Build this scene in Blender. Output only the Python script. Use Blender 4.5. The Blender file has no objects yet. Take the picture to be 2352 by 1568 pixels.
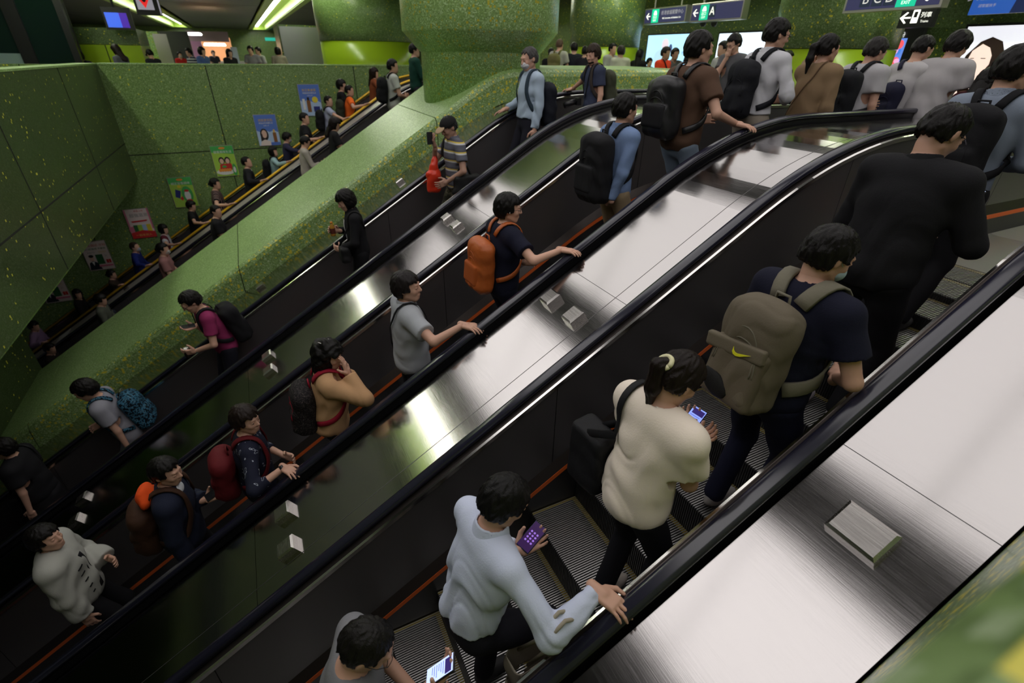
import bpy, bmesh, math, random
import numpy as np
from mathutils import Vector, Matrix

# ---------------------------------------------------------------- camera, world, exposure
SC = bpy.context.scene
COL = SC.collection
FPX = 1115.99
_yaw, _pitch, _roll = [math.radians(a) for a in (26.53030489, 30.2945576, 0.81328565)]
AL = math.radians(30.84784638)
T = math.tan(AL)
CF = np.array([-math.cos(_yaw)*math.cos(_pitch), math.sin(_yaw)*math.cos(_pitch), -math.sin(_pitch)])
_r = np.cross(CF, [0, 0, 1]); _r /= np.linalg.norm(_r); _u = np.cross(_r, CF)
CR = math.cos(_roll)*_r + math.sin(_roll)*_u
CU = -math.sin(_roll)*_r + math.cos(_roll)*_u
CC = np.array([0, 0, 2.64])
cam = bpy.data.cameras.new('camera'); camo = bpy.data.objects.new('camera', cam); COL.objects.link(camo)
M4 = Matrix.Identity(4)
for i in range(3):
    M4[i][0], M4[i][1], M4[i][2], M4[i][3] = CR[i], CU[i], -CF[i], CC[i]
camo.matrix_world = M4
cam.sensor_width = 36; cam.lens = FPX/2352*36
cam.clip_start = 0.02; cam.clip_end = 300
cam.dof.use_dof = True; cam.dof.focus_distance = 3.0; cam.dof.aperture_fstop = 1.8
SC.camera = camo
SC.view_settings.view_transform = 'Standard'; SC.view_settings.look = 'None'
SC.view_settings.gamma = 1; SC.view_settings.use_curve_mapping = False
SC.view_settings.exposure = 0.22
SC.cycles.use_denoising = True; SC.cycles.use_adaptive_sampling = True; SC.cycles.adaptive_threshold = .03
SC.cycles.max_bounces = 6; SC.cycles.diffuse_bounces = 3; SC.cycles.glossy_bounces = 3
SC.cycles.caustics_reflective = False; SC.cycles.caustics_refractive = False
SC.cycles.sample_clamp_indirect = 4
W = bpy.data.worlds.new('world'); SC.world = W; W.use_nodes = True
W.node_tree.nodes['Background'].inputs[0].default_value = (0.55, 0.6, 0.7, 1)
W.node_tree.nodes['Background'].inputs[1].default_value = 0.03
ZF = 1.17      # concourse floor
ZC = 4.7       # ceiling
ZW = 2.42      # parapet top

# ---------------------------------------------------------------- measuring helpers
def ray(px, py): return CF + CR*(px-1176)/FPX - CU*(py-784)/FPX
def atx(px, py, x): d = ray(px, py); return CC + d*(x/d[0])
def aty(px, py, y): d = ray(px, py); return CC + d*(y/d[1])
def atz(px, py, z): d = ray(px, py); return CC + d*((z-CC[2])/d[2])
def atp(px, py, h=0.): d = ray(px, py); return CC + d*((h-CC[2])/(d[2]-T*d[1]))
def atd(px, py, dist): d = ray(px, py); return CC + d*dist/math.hypot(d[0], d[1])

# ---------------------------------------------------------------- materials
MATS = {}
def mat(key, color=(.5, .5, .5), rough=.6, metal=0., emit=None, estr=1., spec=None, build=None, bump=None, coat=0):
    if key in MATS: return MATS[key]
    m = bpy.data.materials.new(key); m.use_nodes = True
    nt = m.node_tree; b = nt.nodes['Principled BSDF']
    b.inputs['Base Color'].default_value = (*color, 1); b.inputs['Roughness'].default_value = rough
    b.inputs['Metallic'].default_value = metal
    if spec is not None: b.inputs['Specular IOR Level'].default_value = spec
    if coat: b.inputs['Coat Weight'].default_value = coat
    if emit: b.inputs['Emission Color'].default_value = (*emit, 1); b.inputs['Emission Strength'].default_value = estr
    if bump:  # (scale, strength, (sx,sy,sz))
        tc = nt.nodes.new('ShaderNodeTexCoord'); mp = nt.nodes.new('ShaderNodeMapping'); mp.inputs['Scale'].default_value = bump[2]
        no = nt.nodes.new('ShaderNodeTexNoise'); no.inputs['Scale'].default_value = bump[0]; no.inputs['Detail'].default_value = 3
        bu = nt.nodes.new('ShaderNodeBump'); bu.inputs['Strength'].default_value = bump[1]; bu.inputs['Distance'].default_value = .01
        nt.links.new(tc.outputs['Object'], mp.inputs[0]); nt.links.new(mp.outputs[0], no.inputs['Vector'])
        nt.links.new(no.outputs['Fac'], bu.inputs['Height']); nt.links.new(bu.outputs[0], b.inputs['Normal'])
    if build: build(nt, b)
    MATS[key] = m; return m
def node(nt, t, **kw):
    n = nt.nodes.new(t)
    for k, v in kw.items(): setattr(n, k, v)
    return n
def ramp(nt, pts, interp='LINEAR'):
    r = nt.nodes.new('ShaderNodeValToRGB'); r.color_ramp.interpolation = interp
    e = r.color_ramp.elements
    while len(e) > 1: e.remove(e[-1])
    e[0].position = pts[0][0]; e[0].color = (*pts[0][1], 1)
    for p, c in pts[1:]:
        k = e.new(p); k.color = (*c, 1)
    return r
def mosaic(key, yellow=.1, base=1., scale=72., hue=0., rough=.3):
    """small glazed tiles: every tile its own green, some of them yellow"""
    def bd(nt, b):
        L = nt.links.new
        tc = node(nt, 'ShaderNodeTexCoord'); mp = node(nt, 'ShaderNodeMapping')
        mp.inputs['Scale'].default_value = (scale, scale, scale); L(tc.outputs['Object'], mp.inputs[0])
        mp.inputs['Location'].default_value = (.37, .41, .43)
        fl = node(nt, 'ShaderNodeVectorMath', operation='FLOOR'); L(mp.outputs[0], fl.inputs[0])
        wn = node(nt, 'ShaderNodeTexWhiteNoise', noise_dimensions='3D'); L(fl.outputs[0], wn.inputs[0])
        g = base
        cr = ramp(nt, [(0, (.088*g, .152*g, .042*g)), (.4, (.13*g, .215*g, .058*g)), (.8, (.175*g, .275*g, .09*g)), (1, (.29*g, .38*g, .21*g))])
        L(wn.outputs['Value'], cr.inputs[0])
        # yellow tiles gather in drifts
        nz = node(nt, 'ShaderNodeTexNoise'); nz.inputs['Scale'].default_value = .16; nz.inputs['Detail'].default_value = 3
        L(fl.outputs[0], nz.inputs['Vector'])
        mr = node(nt, 'ShaderNodeMapRange'); mr.inputs[1].default_value = .35; mr.inputs[2].default_value = .75
        mr.inputs[3].default_value = 0; mr.inputs[4].default_value = yellow*2
        L(nz.outputs['Fac'], mr.inputs[0])
        w2 = node(nt, 'ShaderNodeTexWhiteNoise', noise_dimensions='4D'); w2.inputs['W'].default_value = 7.3
        sc2 = node(nt, 'ShaderNodeVectorMath', operation='SCALE'); sc2.inputs['Scale'].default_value = .5; L(fl.outputs[0], sc2.inputs[0])
        fl2 = node(nt, 'ShaderNodeVectorMath', operation='FLOOR'); L(sc2.outputs[0], fl2.inputs[0]); L(fl2.outputs[0], w2.inputs[0])
        lt = node(nt, 'ShaderNodeMath', operation='LESS_THAN'); L(w2.outputs['Value'], lt.inputs[0]); L(mr.outputs[0], lt.inputs[1])
        mx = node(nt, 'ShaderNodeMix', data_type='RGBA'); L(lt.outputs[0], mx.inputs[0]); L(cr.outputs[0], mx.inputs[6])
        mx.inputs[7].default_value = (.62, .56, .03, 1)
        # large soft variation of the glaze
        n3 = node(nt, 'ShaderNodeTexNoise'); n3.inputs['Scale'].default_value = .5; L(tc.outputs['Object'], n3.inputs['Vector'])
        hs = node(nt, 'ShaderNodeHueSaturation'); hs.inputs['Saturation'].default_value = .95
        m2 = node(nt, 'ShaderNodeMapRange'); m2.inputs[3].default_value = .8; m2.inputs[4].default_value = 1.2
        L(n3.outputs['Fac'], m2.inputs[0]); L(m2.outputs[0], hs.inputs['Value']); L(mx.outputs[2], hs.inputs['Color'])
        L(hs.outputs[0], b.inputs['Base Color'])
        bu = node(nt, 'ShaderNodeBump'); bu.inputs['Strength'].default_value = .12; bu.inputs['Distance'].default_value = .004
        L(wn.outputs['Value'], bu.inputs['Height']); L(bu.outputs[0], b.inputs['Normal'])
    return mat(key, rough=rough, build=bd)
def steel(key, color, rough, streak=.25, scale=(1, 40, 40), metal=1.):
    def bd(nt, b):
        L = nt.links.new
        tc = node(nt, 'ShaderNodeTexCoord'); mp = node(nt, 'ShaderNodeMapping'); mp.inputs['Scale'].default_value = scale
        L(tc.outputs['Object'], mp.inputs[0])
        no = node(nt, 'ShaderNodeTexNoise'); no.inputs['Scale'].default_value = 6; no.inputs['Detail'].default_value = 4
        L(mp.outputs[0], no.inputs['Vector'])
        n2 = node(nt, 'ShaderNodeTexNoise'); n2.inputs['Scale'].default_value = 1.3; n2.inputs['Detail'].default_value = 5
        L(tc.outputs['Object'], n2.inputs['Vector'])
        ad = node(nt, 'ShaderNodeMath', operation='ADD'); L(no.outputs['Fac'], ad.inputs[0]); L(n2.outputs['Fac'], ad.inputs[1])
        mr = node(nt, 'ShaderNodeMapRange'); mr.inputs[1].default_value = .6; mr.inputs[2].default_value = 1.4
        mr.inputs[3].default_value = rough*(1-streak); mr.inputs[4].default_value = rough*(1+streak)
        L(ad.outputs[0], mr.inputs[0]); L(mr.outputs[0], b.inputs['Roughness'])
        bu = node(nt, 'ShaderNodeBump'); bu.inputs['Strength'].default_value = .04; bu.inputs['Distance'].default_value = .002
        L(no.outputs['Fac'], bu.inputs['Height']); L(bu.outputs[0], b.inputs['Normal'])
    return mat(key, color, rough, metal, build=bd)
M_MOS = mosaic('mosaic_green', .014, 1.15)
M_MOSY = mosaic('mosaic_green_yellow', .13, 1.6)
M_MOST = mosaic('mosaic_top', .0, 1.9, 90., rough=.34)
M_MOSC = mosaic('mosaic_column', .085, 2.3)
M_MOSX = mosaic('mosaic_green_shaded', .014, .32)  # same green tile, darkened: shade on transverse wall and pier put into its colour
M_MOSN = mosaic('mosaic_near', .25, 1.2, 64.)
M_DECK = steel('brushed_steel_deck', (.50, .478, .472), .14, .35)
M_BLOCK = steel('brushed_steel_block', (.66, .63, .6), .25)
M_CAP = steel('polished_steel_cap', (.8, .78, .75), .16)
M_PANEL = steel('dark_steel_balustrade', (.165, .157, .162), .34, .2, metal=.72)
M_SKIRT = mat('skirt_black', (.02, .02, .022), .35)
M_SKIRTB = mat('skirt_bevel', (.10, .085, .08), .35, .8)
M_ORANGE = mat('orange_skirt_line', (.92, .17, .03), .5)
M_RUB = mat('black_rubber', (.017, .017, .032), .2, 0, spec=.8)
M_YRUB = mat('yellow_rubber', (.95, .56, .03), .4)
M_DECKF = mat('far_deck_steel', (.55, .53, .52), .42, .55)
M_TREAD = mat('tread_aluminium', (.60, .59, .58), .32, .8)
M_RISER = mat('riser_aluminium', (.05, .05, .05), .45, .6)
M_YEL = mat('step_yellow', (.22, .16, .01), .5)
M_JOINT = mat('joint_dark', (.008, .01, .006), .8)
M_FLOOR = mat('granite_floor', (.30, .29, .27), .35, bump=(60, .05, (1, 1, 1)))
M_LIME = mat('lime_glass_panel', (.34, .50, .02), .25)
M_DCEIL = mat('ceiling_panel_dark', (.04, .045, .038), .5)
M_LAMP = mat('lamp_diffuser', (.9, .9, .9), .5, emit=(1, .97, .93), estr=16)
M_PANELLIGHT = {k: mat('ceiling_light_panel_%s' % k, (.9, .9, .9), .5, emit=(1, .955, .955), estr=v) for k, v in dict(a=1.35, b=1.08, c=.85).items()}
M_LIMEGLOW = mat('lime_trough', (.45, .62, .12), .4)
M_WHITE = mat('white_paint', (.8, .8, .8), .5)
M_BLACK = mat('black_plastic', (.012, .012, .014), .35)
M_FRAME = mat('alu_frame', (.55, .52, .5), .35, .8)

# ---------------------------------------------------------------- mesh helpers
def link(o, parent=None):
    COL.objects.link(o)
    if parent is not None: o.parent = parent
    return o
def mobj(name, verts, faces, m, parent=None, smooth=False, loc=None):
    me = bpy.data.meshes.new(name); me.from_pydata([tuple(map(float, v)) for v in verts], [], [tuple(map(int, f)) for f in faces]); me.update()
    if m is not None: me.materials.append(m)
    if smooth: me.polygons.foreach_set('use_smooth', [True]*len(me.polygons))
    o = bpy.data.objects.new(name, me)
    if loc is not None: o.location = loc
    return link(o, parent)
class MB:
    def __init__(s): s.v = []; s.f = []
    def add(s, v, f):
        n = len(s.v); s.v += [tuple(map(float, q)) for q in v]; s.f += [tuple(int(i)+n for i in q) for q in f]
    def box(s, a, b, M=None, bev=0):
        x0, y0, z0 = a; x1, y1, z1 = b
        if bev:
            vv = []; c = bev
            for z, i in ((z0, 0), (z1-c, 0), (z1, c)):
                vv += [(x0+i, y0+i, z), (x1-i, y0+i, z), (x1-i, y1-i, z), (x0+i, y1-i, z)]
            ff = [(3, 2, 1, 0), (8, 9, 10, 11)]
            for l in (0, 4):
                for k in range(4): ff.append((l+k, l+(k+1) % 4, l+4+(k+1) % 4, l+4+k))
        else:
            vv = [(x0, y0, z0), (x1, y0, z0), (x1, y1, z0), (x0, y1, z0), (x0, y0, z1), (x1, y0, z1), (x1, y1, z1), (x0, y1, z1)]
            ff = [(0, 3, 2, 1), (4, 5, 6, 7), (0, 1, 5, 4), (1, 2, 6, 5), (2, 3, 7, 6), (3, 0, 4, 7)]
        if M is not None: vv = [tuple(M @ Vector(q)) for q in vv]
        s.add(vv, ff)
    def sweep(s, sec, path, closed=True, caps=True):
        """sec: (x, h) points, h upward; path: (y, z, ny, nz)"""
        n = len(sec); vv = []; ff = []
        for (y, z, ny, nz) in path:
            for x, h in sec: vv.append((x, y+ny*h, z+nz*h))
        for i in range(len(path)-1):
            for k in range(n if closed else n-1):
                a = i*n+k; b = i*n+(k+1) % n
                ff.append((a, b, b+n, a+n))
        if caps and closed:
            ff.append(tuple(range(n-1, -1, -1))); ff.append(tuple(range((len(path)-1)*n, len(path)*n)))
        s.add(vv, ff)
    def tube(s, pts, r, n=8, caps=True):
        pts = [np.array(p, float) for p in pts]; rr = r if hasattr(r, '__len__') else [r]*len(pts)
        up = None; vv = []; ff = []
        for i, p in enumerate(pts):
            t = pts[min(i+1, len(pts)-1)]-pts[max(i-1, 0)]; t /= np.linalg.norm(t)+1e-9
            if up is None: up = np.cross(t, [0, 0, 1]) if abs(t[2]) < .9 else np.cross(t, [1, 0, 0])
            up = up-t*(up@t); up /= np.linalg.norm(up); w = np.cross(t, up)
            for k in range(n):
                a = 2*math.pi*k/n; vv.append(p+rr[i]*(math.cos(a)*up+math.sin(a)*w))
        for i in range(len(pts)-1):
            for k in range(n):
                a = i*n+k; b = i*n+(k+1) % n; ff.append((a, b, b+n, a+n))
        if caps: ff.append(tuple(range(n-1, -1, -1))); ff.append(tuple(range((len(pts)-1)*n, len(pts)*n)))
        s.add(vv, ff)
    def lathe(s, prof, c, n=48, cap=True):
        vv = []; ff = []
        for r, z in prof:
            for k in range(n):
                a = 2*math.pi*k/n; vv.append((c[0]+r*math.cos(a), c[1]+r*math.sin(a), z+(c[2] if len(c) > 2 else 0)))
        for i in range(len(prof)-1):
            for k in range(n):
                a = i*n+k; b = i*n+(k+1) % n; ff.append((a, b, b+n, a+n))
        if cap: ff.append(tuple(range(n-1, -1, -1))); ff.append(tuple(range((len(prof)-1)*n, len(prof)*n)))
        s.add(vv, ff)
    def build(s, name, m, parent=None, smooth=False, loc=None):
        v = s.v
        if loc is not None: v = [(a-loc[0], b-loc[1], c-loc[2]) for a, b, c in v]
        return mobj(name, v, s.f, m, parent, smooth, loc)
def tag(o, label=None, cat=None, group=None, kind=None):
    if label: o['label'] = label
    if cat: o['category'] = cat
    if group: o['group'] = group
    if kind: o['kind'] = kind
    return o
def empty(name, loc, label, cat, group=None):
    o = bpy.data.objects.new(name, None); o.location = loc; link(o); o.empty_display_size = .1
    return tag(o, label, cat, group)
def struct(o): o['kind'] = 'structure'; return o
def sbox(name, a, b, m):
    mb = MB(); mb.box(a, b); return struct(mb.build(name, m))

# ---------------------------------------------------------------- the incline profile shared by all escalators
YK, ZT = 3.72, 2.22            # where incline meets the landing rail line
TL = .85                       # tangent length of the curve
RAD = TL/math.tan(AL/2)
YA = YK-TL*math.cos(AL); YB = YK+TL
def zr(y):
    if y <= YA: return T*y
    if y >= YB: return ZT
    return ZT-(RAD-math.sqrt(max(RAD*RAD-(YB-y)**2, 0)))
def nrm(y):
    if y <= YA: return (-math.sin(AL), math.cos(AL))
    if y >= YB: return (0., 1.)
    a = math.asin((YB-y)/RAD); return (-math.sin(a), math.cos(a))
def path(y0, y1, vert=False):
    ys = [y0]+[y for y in (YA+(YB-YA)*i/12 for i in range(13)) if y0 < y < y1]+[y1]
    out = []
    for y in ys:
        if vert: out.append((y, zr(y), 0., 1.))
        else:
            a, b = nrm(y); out.append((y, zr(y), a, b))
    return out
YLO, YHI = -8.0, 7.4

# ---------------------------------------------------------------- escalators
SP = .384                       # tread depth
RISE = SP*T
Y0S = .495
def tread_z(y):
    k = math.floor((y-Y0S)/SP+1e-6); yn = Y0S+k*SP
    return (T*yn-1.05) if yn < YA-.2 else zr(yn)-1.05
def step_mesh(width, detail):
    """tread with cleats running up the slope and a ribbed riser; origin at nosing"""
    mb = MB(); hw = width/2
    n = int(width/.016) if detail else 0
    if not n: mb.box((-hw, 0, -.06), (hw, SP, -.012))
    for i in range(n):
        x = -hw+(i+.2)*width/n; mb.box((x, .0, -.012), (x+width/n*.42, SP-.004, 0))
    me = mb
    r = MB(); r.box((-hw, 0, -RISE-.04), (hw, .015, -.06))
    if n: r.box((-hw, 0, -.06), (hw, SP, -.012))
    for i in range(n):
        x = -hw+(i+.2)*width/n; r.box((x, -.006, -RISE-.03), (x+width/n*.5, .003, -.006))
    yl = MB()
    yl.box((-hw, .0, -.0115), (-hw+.02, SP-.004, -.001)); yl.box((hw-.02, .0, -.0115), (hw, SP-.004, -.001)); yl.box((-hw, SP-.04, -.0115), (hw, SP-.004, -.002))
    return me, r, yl
def escalator(label, xl, xr, hand, detail=False, ylo=YLO):
    root = empty('escalator', ((xl+xr)/2, 0, -1.05), label, 'escalator', 'parallel escalators'); base = Vector(root.location)
    def put(mb, name, m, smooth=False): return mb.build(name, m, root, smooth)
    # geometry is authored in world space; children keep it by offsetting the parent inverse
    made = []
    for s, xs in ((-1, xl), (1, xr)):
        cx = xs+s*.07
        sec = [(-.042, -.012), (-.036, .008), (-.018, .016), (.018, .016), (.036, .008), (.042, -.012), (.036, -.026), (-.036, -.026)]
        pth = path(ylo, YHI)
        yE, zE = YHI, ZT
        for i in range(1, 13):
            a = math.pi*i/12; pth.append((yE+.3*math.sin(a), zE-.3+.3*math.cos(a), math.sin(a), math.cos(a)))
        pth.append((yE-.5, zE-.6, 0, -1))
        mb = MB(); mb.sweep([(cx+a, b) for a, b in sec], pth); made.append(put(mb, 'handrail', hand, True))
        mb = MB(); mb.sweep([(cx-.022, -.026), (cx+.022, -.026), (cx+.022, -.10), (cx-.022, -.10)], path(ylo, YHI)); made.append(put(mb, 'handrail_guide', M_BLACK))
        i1 = -s
        mb = MB()   # inner cap strip, slightly tilted to the steps
        mb.sweep(sorted([(xs+s*.045, -.04), (xs, -.048)])+sorted([(xs+s*.045, -.07), (xs, -.07)], reverse=True), path(ylo, YHI)); made.append(put(mb, 'steel_cap', M_SKIRTB))
        mb = MB(); q = [(xs, -.036), (xs-s*.014, -.042), (xs-s*.014, -.07), (xs, -.07)]
        mb.sweep(q, path(ylo, YHI)); made.append(put(mb, 'steel_edge', M_CAP))
        mb = MB()   # balustrade panel in lengths with fine gaps
        y = ylo
        while y < YHI+.25:
            y2 = min(y+2.36, YHI+.25)
            mb.sweep([(xs-s*.004, -.07), (xs+s*.02, -.07), (xs+s*.02, -.85), (xs-s*.004, -.82)], path(y, y2-.006, True)); y = y2
        made.append(put(mb, 'balustrade_panel', M_PANEL))
        mb = MB(); mb.sweep([(xs+s*.01, -.75), (xs-s*.004, -.75), (xs-s*.045, -.83), (xs-s*.045, -.835), (xs+s*.01, -.835)], path(ylo, YHI, True)); made.append(put(mb, 'skirt_moulding', M_SKIRTB))
        mb = MB(); mb.sweep([(xs-s*.047, -.835), (xs+s*.0, -.835), (xs+s*.0, -.878), (xs-s*.047, -.878)], path(ylo, YHI, True)); o = put(mb, 'orange_strip', M_ORANGE); o['label'] = 'orange strip along the skirt'; made.append(o)
        mb = MB(); mb.sweep([(xs-s*.04, -.878), (xs+s*.01, -.878), (xs+s*.01, -1.5), (xs-s*.04, -1.5)], path(ylo, YHI, True)); made.append(put(mb, 'skirt_panel', M_SKIRT))
    w = (xr-xl)-.09
    tm, rm, ym = step_mesh(w, detail)
    st = tm.build('step', M_TREAD, root); rs = rm.build('riser', M_RISER, st); yy = ym.build('yellow_edge', M_YEL, st)
    first = True
    k0 = int((-3.4 if detail else -4.2-Y0S)/SP); ks = [k for k in range(k0, 12)]
    for k in ks:
        yn = Y0S+k*SP; z = (T*yn-1.05) if yn < YA-.2 else zr(yn)-1.05
        if first: s_, r_, y_ = st, rs, yy; first = False
        else:
            s_, r_, y_ = st.copy(), rs.copy(), yy.copy()
            for q in (s_, r_, y_): COL.objects.link(q)
            s_.parent = root; r_.parent = s_; y_.parent = s_
        s_.location = (0, yn-base.y, z-base.z)
    mb = MB(); mb.box((xl+.05, Y0S+12*SP, ZF-.02), (xr-.05, Y0S+12*SP+1.3, ZF+.004)); made.append(put(mb, 'comb_plate', M_TREAD))
    for o in made: o.matrix_parent_inverse = Matrix.Translation(-base)
    return root
ESC = dict(E3=(-2.2, -.944), E2=(-4.465, -3.25), E1=(-6.80, -5.66), E0B=(-12.5, -11.36), E0A=(-14.76, -13.6))
escalator('nearest rising escalator with bare steps seen, black handrails, below the right edge', *ESC['E3'], M_RUB, True)
escalator('rising escalator second from the camera, with the orange backpack rider', *ESC['E2'], M_RUB)
escalator('descending escalator running beside the broad sloped green wall', *ESC['E1'], M_RUB)
escalator('black railed escalator just beyond the sloped green wall', *ESC['E0B'], M_RUB)
escalator('farthest escalator with yellow handrails below the posters', *ESC['E0A'], M_YRUB)

# ---------------------------------------------------------------- steel decks between the escalators
def deck(label, x0, x1, blocks=(), seams=(2.07, -.63, -3.34, -6.05, 4.8), groove=None, h=-.07, m=None):
    root = empty('steel_deck', ((x0+x1)/2, 0, h), label, 'deck', 'steel decks between the escalators'); base = Vector(root.location)
    ys = sorted([YLO, *seams, YHI+.3]); parts = []
    for a, b in zip(ys[:-1], ys[1:]):
        mb = MB(); mb.sweep([(x0, h), (x1, h), (x1, h-.04), (x0, h-.04)], path(a+.0015, b-.0015, True)); parts.append(mb.build('deck_panel', m or M_DECK, root))
    mb = MB(); mb.sweep([(x0+.01, h-.045), (x1-.01, h-.045), (x1-.01, h-1.3), (x0+.01, h-1.3)], path(YLO, YHI+.3, True)); parts.append(mb.build('deck_substructure', M_JOINT, root))
    if groove: 
        mb = MB(); mb.sweep([(groove-.002, h+.0015), (groove+.002, h+.0015), (groove+.002, h-.01), (groove-.002, h-.01)], path(YLO, YHI, True)); parts.append(mb.build('deck_groove', M_PANEL, root))
    for bx, by, sx, sy, sz in blocks:
        mb = MB(); R = Matrix.Translation((bx, by, zr(by)+h)) @ Matrix.Rotation(AL, 4, 'X')
        mb.box((-sx/2, -sy/2, -.01), (sx/2, sy/2, sz), R, bev=.012); o = mb.build('anti_slide_block', M_BLOCK, root); parts.append(o)
    for o in parts: o.matrix_parent_inverse = Matrix.Translation(-base)
    return root
BY = (1.805, -.385, -2.5, -4.7)
deck('wide steel deck at the lower right with one large raised block', -.815, -.235, [(-.53, 1.83, .2, .15, .05)]+[(-.53, y, .2, .15, .05) for y in BY[1:]])
deck('bright steel deck with paired blocks, between the two nearest escalators', -3.115, -2.335, [(x, y, .125, .13, .06) for y in BY for x in (-2.93, -2.6)], groove=-2.5)
deck('steel deck with paired blocks beside the descending escalator', -5.525, -4.6, [(x, y, .12, .12, .05) for y in BY for x in (-5.34, -5.02)])
deck('narrow steel deck at the foot of the sloped green wall', -7.72, -6.935, [(-7.45, y, .12, .12, .05) for y in BY])
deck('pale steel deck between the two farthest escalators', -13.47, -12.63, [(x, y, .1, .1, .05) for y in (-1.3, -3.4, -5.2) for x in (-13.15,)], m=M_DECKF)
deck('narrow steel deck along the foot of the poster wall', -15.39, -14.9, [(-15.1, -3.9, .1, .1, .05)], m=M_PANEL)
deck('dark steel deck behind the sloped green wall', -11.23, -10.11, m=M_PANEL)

# ---------------------------------------------------------------- sloped wall (wedge), column
def wpath(y0, y1):
    yk = 3.62; z2 = T*yk
    ys = [y0]+[y for y in (yk-.25, yk-.1, yk, yk+.1, yk+.25) if y0 < y < y1]+[y1]
    out = []
    for y in ys:
        d = y-yk
        z = T*y if d < -.3 else z2 if d > .3 else z2-T*(.3-d)**2/1.2
        out.append((y, z, 0, 1))
    return out
seams = [YLO, -3.75, -.62, 2.53, 5.68, 7.7]
tp = [(-7.74, .20), (-7.755, .26), (-7.80, .30), (-7.9, .315)]
n_tr = 1
for a, b in zip(seams[:-1], seams[1:]):
    mb = MB(); mb.sweep([(-7.722, -.11), (-7.735, .22), (-7.755, .28), (-7.80, .32), (-8.2, .30), (-8.2, -.11)], wpath(a+.006, b-.006)); struct(mb.build('wall_sloped_side', M_MOSY))
    mb = MB(); mb.sweep([(-7.80, .3205), (-10.0, .345), (-10.08, .31), (-10.1, -1.3), (-8.25, -1.3), (-8.25, .2), (-7.80, .2)], wpath(a+.006, b-.006)); struct(mb.build('wall_sloped_top', M_MOST))
mb = MB(); mb.sweep([(-7.735, -.2), (-7.745, .21), (-7.81, .305), (-9.99, .33), (-10.07, .295), (-10.085, -1.28)], wpath(YLO+.05, 7.6)); struct(mb.build('trim_1', M_JOINT))
mb = MB(); mb.lathe([(1.0, 1.2), (1.0, 2.70), (1.02, 2.71), (1.26, 2.97), (1.28, 2.99), (1.28, ZC+.3)], (-8.8, 3.73)); struct(mb.build('pillar', M_MOSC, smooth=False)).data.polygons.foreach_set('use_smooth', [True]*len(bpy.data.objects['pillar'].data.polygons))

# ---------------------------------------------------------------- walls of the well
YBK = -2.86
sbox('wall_posters', (-15.7, -8, -6.5), (-15.4, 7.4, ZW-.03), M_MOS)
sbox('trim_2', (-15.72, YBK, ZW-.03), (-15.39, 7.4, ZW), M_MOST)
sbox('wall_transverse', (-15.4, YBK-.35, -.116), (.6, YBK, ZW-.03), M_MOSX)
sbox('trim_3', (-15.4, YBK-.37, ZW-.03), (.6, YBK+.012, ZW), M_MOST)
mb = MB(); mb.sweep([(-15.41, 1.45), (.6, 1.45), (.6, 1.7), (-15.41, 1.7)], [(y, T*y, 0, 1) for y in (-8, YBK-.34)]); struct(mb.build('ceiling_tunnel', M_MOS))
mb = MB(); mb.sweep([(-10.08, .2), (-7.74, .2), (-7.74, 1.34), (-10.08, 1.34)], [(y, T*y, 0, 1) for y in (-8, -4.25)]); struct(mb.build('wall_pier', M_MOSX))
# joints in the tiled walls
nt_ = 4
def joint(a, b):
    global nt_
    sbox('trim_%d' % nt_, a, b, M_JOINT); nt_ += 1
e = .0035; g = .011
joint((-15.4, YBK, .455-g), (-15.4+e, 6.4, .455+g))
for y in (-.717, 2.78, -4.21): joint((-15.4, y-g, -3.5), (-15.4+e, y+g, ZW-.03))
joint((-15.39, YBK, .73-g), (.5, YBK+e, .73+g))
for x in (-12.3, -8.82, -5.34): joint((x-g, YBK, -.11), (x+g, YBK+e, ZW-.03))

# near parapet the photograph is taken over
vv = []; ff = []
for i in range(41):
    y = YLO+(7.6-YLO)*i/40; z = zr(y)
    vv += [(-.234, y, z-.3), (-.222, y, z-.05), (-.03, y, ZW-.05), (-.005, y, ZW-.01), (.03, y, ZW), (.5, y, ZW), (.5, y, z-1)]
    if i: ff += [((i-1)*7+k, (i-1)*7+(k+1) % 7, i*7+(k+1) % 7, i*7+k) for k in range(7)]
struct(mobj('wall_near', vv, ff, M_MOSN))
# floors
sbox('floor_left', (-64, -14, ZF-.3), (-15.7, 40, ZF), M_FLOOR)
sbox('floor_right', (-15.7, 5.2, ZF-.3), (20, 40, ZF), M_FLOOR)
sbox('floor_back', (-15.7, -14, ZF-.3), (6, YBK-.36, ZF), M_FLOOR)
sbox('floor_near', (.5, YBK-.36, ZF-.3), (6, 5.2, ZF), M_FLOOR)
mb = MB(); mb.sweep([(-15.45, -1.75), (.5, -1.75), (.5, -1.95), (-15.45, -1.95)], [(y, z, 0, 1) for y, z, a, b in path(YLO, 5.2, True)]); struct(mb.build('floor_pit', M_JOINT))
# ceiling and boundary walls
sbox('ceiling', (-64, -14, ZC+.35), (20, 40, ZC+.55), M_DCEIL)
def ceil_panels():
    mb = MB()
    # dark slab panels between the light troughs
    for x0, x1 in ((-56, -44), (-43.9, -32), (-31.9, -20), (-19.9, -9.6), (-9.5, 1.2), (1.3, 12)):
        for y0, y1 in TRO_GAPS: mb.box((x0, y0, ZC), (x1, y1, ZC+.08))
    struct(mb.build('ceiling_panels', M_DCEIL))
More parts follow.
